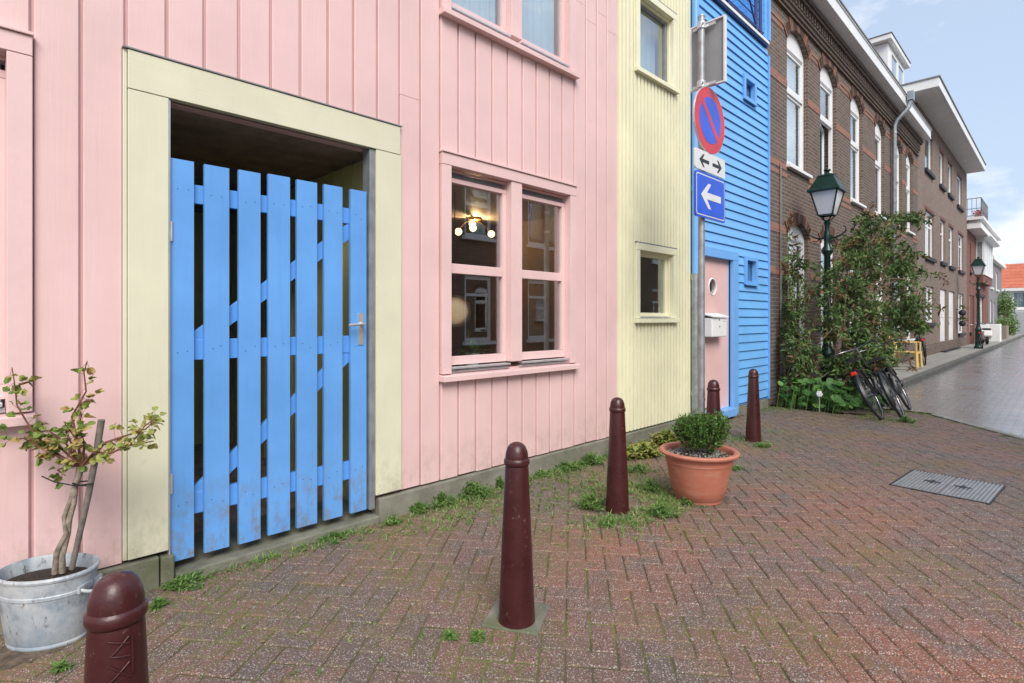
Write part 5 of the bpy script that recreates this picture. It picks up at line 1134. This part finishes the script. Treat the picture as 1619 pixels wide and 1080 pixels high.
for cx2, cy2, r0 in ((3.18, -1.06, .15), (3.905, -1.318, .21), (4.83, -1.04, .13), (6.17, -.83, .13), (.25, -.222, .19), (.26, -1.82, .14)):
    ring = [(cx2, cy2, .0065)]; n = 40; m2 = []
    for k in range(n):
        a = 2 * math.pi * k / n; r_ = r0 * (1 + .18 * math.sin(a * 3 + cx2 * 9) + .12 * math.sin(a * 7 + cy2 * 5) + rn.uniform(-.05, .05)); m2.append((cx2 + r_ * math.cos(a), cy2 + r_ * math.sin(a), -.004))
    i2 = [(cx2 + (x - cx2) * .75, cy2 + (y - cy2) * .75, .006) for x, y, z in m2]
    mb.add(ring + i2 + m2, [(0, k + 1, (k + 1) % n + 1) for k in range(n)] + [(k + 1, k + 1 + n, (k + 1) % n + 1 + n, (k + 1) % n + 1) for k in range(n)])
tag(mb.build('dirt', 'bed_soil', smooth=True), 'dirt and moss gathered round the feet of the posts and pots', 'dirt', kind='stuff')
# fine moss and seedlings scattered along the joints near the wall
mb = MB(); rn = random.Random(77)
for k in range(3200):
    x = rn.uniform(.8, 8.8); yy = -.06 - abs(rn.gauss(0, .30))
    if rn.random() < .25: yy = rn.uniform(-2.2, -.1)
    if math.sin(x * 2.1 + 1) + math.sin(yy * 5 + x) + rn.gauss(0, .5) < .5: continue
    for q in range(4): d = rdir(rn, .5); d.z = abs(d.z); mb.leaf((x + rn.gauss(0, .008), yy + rn.gauss(0, .008), -.003), d, (0, 0, 1), rn.uniform(.012, .032), .009, tone=rn.random())
tag(mb.build('moss_and_seedlings', 'weed_leaf'), 'fine moss and seedlings in the paving joints near the walls', 'moss', kind='stuff')
mb = MB()
for k in range(420):
    x = rn.uniform(.5, 8.5); yy = rn.uniform(-3.4, -.1); r = rn.uniform(.003, .007); mb.obox((x, yy, .002), (r, r * rn.uniform(.5, 1), r * .4), Matrix.Rotation(rn.uniform(0, 3), 3, 'Z'), rn.random())
tag(mb.build('grit', 'kerb_light'), 'light grit and small stones scattered on the paving', 'grit', kind='stuff')
mb = MB()
for k in range(90):
    x = rn.uniform(.5, 8.5); yy = rn.uniform(-3.2, -.1); mb.leaf((x, yy, .004), (rn.uniform(-1, 1), rn.uniform(-1, 1), .1), (0, 0, 1), rn.uniform(.015, .035), .012, tone=1, droop=-.1)
tag(mb.build('fallen_leaves', 'yellow_leaf'), 'small dry fallen leaves scattered on the paving', 'leaves', kind='stuff')

# ------------------------------------------------------------------ bicycles
def bicycle(label, loc, rz, lean, frame_m='black', group='bicycles parked along the houses'):
    o = thing('bicycle', label, 'bicycle', loc, 0, group); o.rotation_euler = (lean, 0, rz)
    r = .34
    for wx in (0, 1.08):
        mb = MB(); c = Vector((wx, 0, r))
        mb.tube([c + Vector((math.cos(a) * .315, 0, math.sin(a) * .315)) for a in [2 * math.pi * k / 40 for k in range(40)]], .010, 8, closed=True)
        for k in range(28):
            a = 2 * math.pi * k / 28; mb.tube([c + Vector((.02 * math.cos(a + .7), .03 * (-1) ** k, .02 * math.sin(a + .7))), c + Vector((.31 * math.cos(a), 0, .31 * math.sin(a)))], .0013, 3, cap=False)
        mb.tube([c + Vector((0, -.05, 0)), c + Vector((0, .05, 0))], .022, 10); wh = mb.build('wheel', 'chrome', o, smooth=50)
        MB().tube([c + Vector((math.cos(a) * .332, 0, math.sin(a) * .332)) for a in [2 * math.pi * k / 48 for k in range(48)]], .018, 8, closed=True).build('tyre', 'rubber', wh, smooth=60)
        mb = MB(); vs = []
        a0, a1 = (20, 200) if wx == 0 else (-10, 150)
        for k in range(17):
            a = R(a0 + (a1 - a0) * k / 16); q = .365
            for yy, rr in ((-.03, q - .02), (0, q), (.03, q - .02)): vs.append(c + Vector((-math.cos(a) * rr if wx else math.cos(a) * rr, yy, math.sin(a) * rr)))
        mb.add(vs, [(k * 3 + j, k * 3 + j + 1, k * 3 + j + 4, k * 3 + j + 3) for k in range(16) for j in range(2)]); mb.build('mudguard', frame_m, o, smooth=60)
    mb = MB(); bb = (.47, 0, .30); st_ = (.33, 0, .72); hd = (.88, 0, .72); hd2 = (.91, 0, .60)
    for a, b, r_ in ((bb, st_, .016), (bb, hd2, .017), ((.36, 0, .62), hd2, .015), (hd, hd2, .019), ((0, .06, .34), bb, .010), ((0, -.06, .34), bb, .010), ((0, .06, .34), (.36, .0, .62), .008), ((0, -.06, .34), (.36, 0, .62), .008), (hd2, (1.0, .05, .5), .011), (hd2, (1.0, -.05, .5), .011), ((1.0, .05, .5), (1.08, .055, .34), .011), ((1.0, -.05, .5), (1.08, -.055, .34), .011), (st_, (.305, 0, .82), .013)): mb.tube([a, b], r_, 8)
    mb.build('frame', frame_m, o, smooth=50)
    mb = MB(); mb.tube([hd, (.84, 0, .98), (.84, 0, 1.0)], .012, 8); mb.tube([(.60, -.29, 1.0), (.72, -.28, 1.02), (.84, -.18, 1.02), (.86, 0, 1.0), (.84, .18, 1.02), (.72, .28, 1.02), (.60, .29, 1.0)], .011, 8); mb.build('handlebar', 'chrome', o, smooth=60)
    mb = MB(); mb.tube([(.58, s_ * .29, 1.0) if k == 0 else (.70, s_ * .285, 1.015) for s_ in (1,) for k in (0, 1)], .017, 8); mb.tube([(.58, -.29, 1.0), (.70, -.285, 1.015)], .017, 8); mb.build('grip', 'rubber', o, smooth=60)
    mb = MB(); prof = [(.15, .10), (.20, .115), (.26, .10), (.33, .06), (.40, .03), (.45, .022)]; vs = []
    for x_, hw_ in prof:
        for k in range(7): a = math.pi * k / 6; vs.append((x_, hw_ * math.cos(a), .83 + .045 * math.sin(a)))
    mb.add(vs, [(i * 7 + j, i * 7 + j + 1, i * 7 + j + 8, i * 7 + j + 7) for i in range(5) for j in range(6)] + [tuple(range(7)), tuple(5 * 7 + j for j in range(6, -1, -1))]); mb.build('saddle', 'black', o, smooth=60)
    mb = MB()
    for yy in (-.06, 0, .06): mb.tube([(-.22, yy, .70), (.28, yy, .71)], .006, 6)
    for xx in (-.22, -.05, .12): mb.tube([(xx, -.06, .70), (xx, .06, .70)], .005, 6)
    for s_ in (-1, 1): mb.tube([(-.12, s_ * .06, .70), (0, s_ * .065, .36)], .006, 6)
    mb.build('carrier', 'black', o, smooth=50)
    mb = MB(); mb.box(-.255, -.235, -.035, .035, .655, .70); mb.build('rear_light', 'red_lens', o, bevel=.008)
    mb = MB(); mb.lathe([(.085, -.006), (.085, .006)], (.47, .05, .30), 24, axis='y'); mb.tube([(.47, .07, .30), (.55, .075, .16)], .009, 6); mb.tube([(.47, -.07, .30), (.39, -.075, .44)], .009, 6); mb.box(.51, .59, .08, .17, .15, .17); mb.box(.35, .43, -.17, -.08, .43, .45); mb.build('crank', 'chrome', o)
    mb = MB(); mb.sphere((1.0, 0, .74), .04, 12, 8); mb.build('front_light', 'chrome', o, smooth=60)
    return o
bk = bicycle('leftmost of two black bicycles leaning on the shrub, with a red rear light', (8.62, -1.50, 0), R(3), R(-24))
# lean towards the shrub (+y)
def place(b, x, y, z, rz, lean): b.location = (x, y, z); b.rotation_euler = Matrix.Rotation(rz, 4, 'Z').to_3x3().__matmul__(Matrix.Rotation(lean, 3, 'X')).to_euler()
place(bk, 8.74, -1.53, .0, R(4), R(-26))
b2_ = copy_tree(bk)
for ch_ in list(b2_.children):
    if ch_.name.startswith('rear_light'): bpy.data.objects.remove(ch_)
if 1: b2_['label'] = 'right hand bicycle of the two leaning on the shrub, nearest the road'; place(b2_, 8.92, -1.74, .0, R(6), R(-24))
b3_ = copy_tree(bk); b3_['label'] = 'dark bicycle parked by the wall behind the yellow chair'; place(b3_, 18.1, -.62, .12, R(14), R(-6))
b4_ = copy_tree(bk); b4_['label'] = 'bicycle leaning on the far street lamp'; place(b4_, 29.6, -.86, .12, R(8), R(-10))

# yellow garden chair, facing the street
gc = thing('garden_chair', 'yellow moulded plastic armchair on the pavement by the brick wall', 'chair', (16.75, -.45, .12), 0)
mb = MB(); mb.obox((0, 0, .40), (.22, .22, .014), Matrix.Rotation(R(4), 3, 'X')); mb.box(-.22, .22, -.235, -.215, .35, .412); mb.build('seat', 'yellow_plastic', gc, bevel=.01)
mb = MB(); rot = Matrix.Rotation(R(-16), 3, 'X')
for k in range(5): mb.obox((-.16 + .08 * k, .28, .62), (.03, .01, .20), rot)
mb.obox((0, .34, .83), (.22, .013, .035), rot); mb.obox((0, .225, .43), (.22, .013, .03), rot); mb.obox((-.215, .28, .62), (.022, .013, .22), rot); mb.obox((.215, .28, .62), (.022, .013, .22), rot); mb.build('backrest', 'yellow_plastic', gc, bevel=.006)
for s_ in (-1, 1):
    mb = MB(); mb.bar((s_ * .26, -.25, .64), (s_ * .26, .26, .66), .055, .022); mb.bar((s_ * .26, -.235, .63), (s_ * .255, -.235, .38), .03, .05); mb.build('armrest', 'yellow_plastic', gc, bevel=.006)
    for yy, oo in ((-.235, -.02), (.22, .05)): mb = MB(); mb.bar((s_ * .245, yy, .42), (s_ * .27, yy + oo, .0), .055, .05); mb.build('leg', 'yellow_plastic', gc, bevel=.006)
mt = MB(); mt.box(15.9, 16.9, -.75, -.35, .122, .15); tag(mt.build('doormat', 'kerb_light', None, bevel=.01), 'pale flat slab on the pavement under the yellow chair', 'slab')

# scooter
st = thing('motor_scooter', 'white motor scooter parked past the far street lamp', 'scooter', (34.5, -.62, .12), R(12))
for wx in (0, 1.2):
    wl_ = MB(); wl_.lathe([(.12, -.03), (.13, 0), (.12, .03)], (wx, 0, .22), 20, axis='y'); ww = wl_.build('wheel', 'chrome', st, smooth=40)
    MB().tube([(wx + .17 * math.cos(a / 20 * 6.283), 0, .22 + .17 * math.sin(a / 20 * 6.283)) for a in range(20)], .05, 8, closed=True).build('tyre', 'rubber', ww, smooth=60)
mb = MB(); mb.prism([(-.25, .42), (.1, .25), (.45, .22), (.95, .20), (1.0, .30), (.5, .32), (.45, .62), (-.2, .68)], -.16, .16); mb.build('body', 'white', st, bevel=.05, seg=3)
mb = MB(); mb.prism([(.92, .25), (1.02, .25), (1.0, .9), (.9, .95)], -.2, .2); mb.prism([(1.0, .35), (1.35, .38), (1.3, .46), (1.02, .5)], -.07, .07); mb.build('front_shield', 'white', st, bevel=.03)
mb = MB(); mb.box(-.2, .45, -.13, .13, .69, .78); mb.build('seat', 'black', st, bevel=.03); mb = MB(); mb.tube([(.9, -.32, 1.02), (.98, 0, .98), (.9, .32, 1.02)], .02, 8); mb.tube([(1.0, 0, .6), (.96, 0, .98)], .03, 8); mb.build('handlebar', 'chrome', st, smooth=60)
MB().sphere((1.03, 0, .95), .07, 12, 8).build('headlight', 'chrome', st, smooth=60)
wb = thing('planter', 'white square planter beside the scooter', 'planter', (39.5, -.5, .12)); mb = MB(); mb.box(-.4, .4, -.3, .3, 0, .95); mb.build('box', 'white_warm', wb, bevel=.02); mb = MB(); mb.box(-.35, .35, -.25, .25, .951, .97); mb.build('soil', 'soil', wb)
wb2 = thing('planter', 'dark wooden planter beyond the white one', 'planter', (45.5, -.45, .12)); mb = MB(); mb.box(-.8, .8, -.3, .3, 0, .8); mb.build('box', 'bark', wb2, bevel=.02)
def bush(label, c, r, seed, n=700, L=.16):
    rn = random.Random(seed); mb = MB(); o = thing('bush', label, 'bush', (c[0], c[1], .12), world=True); s2 = MB()
    for k in range(n):
        d = rdir(rn); p = Vector(c) + Vector((d.x * r[0], d.y * r[1], d.z * r[2])) * rn.uniform(.3, 1.1); mb.leaf(p, rdir(rn), rdir(rn, .5), L * rn.uniform(.7, 1.2), L * .5, tone=rn.uniform(.4, .85))
    for k in range(8): d = rdir(rn, .5); s2.tube([(c[0], c[1], .12), (c[0] + d.x * r[0] * .6, c[1] + d.y * r[1] * .6, c[2] + d.z * r[2] * .5)], .02, 5)
    mb.build('crown', 'shrub_leaf', o); s2.build('trunk', 'twig', o)
bush('bright green bush in front of the low grey house', (50.5, -.35, 2.2), (1.2, .5, 1.0), 3, 900, .18)
bush('low round green bush near the end of the street', (55, -.35, .9), (1.2, .5, .8), 4, 600, .2)
bush('small plants filling the dark wooden planter', (45.5, -.45, 1.15), (.8, .3, .3), 8, 260, .14)
bush('green potted climber growing up the wall beside the chair', (15.6, -.25, .55), (.25, .2, .42), 12, 260, .10)
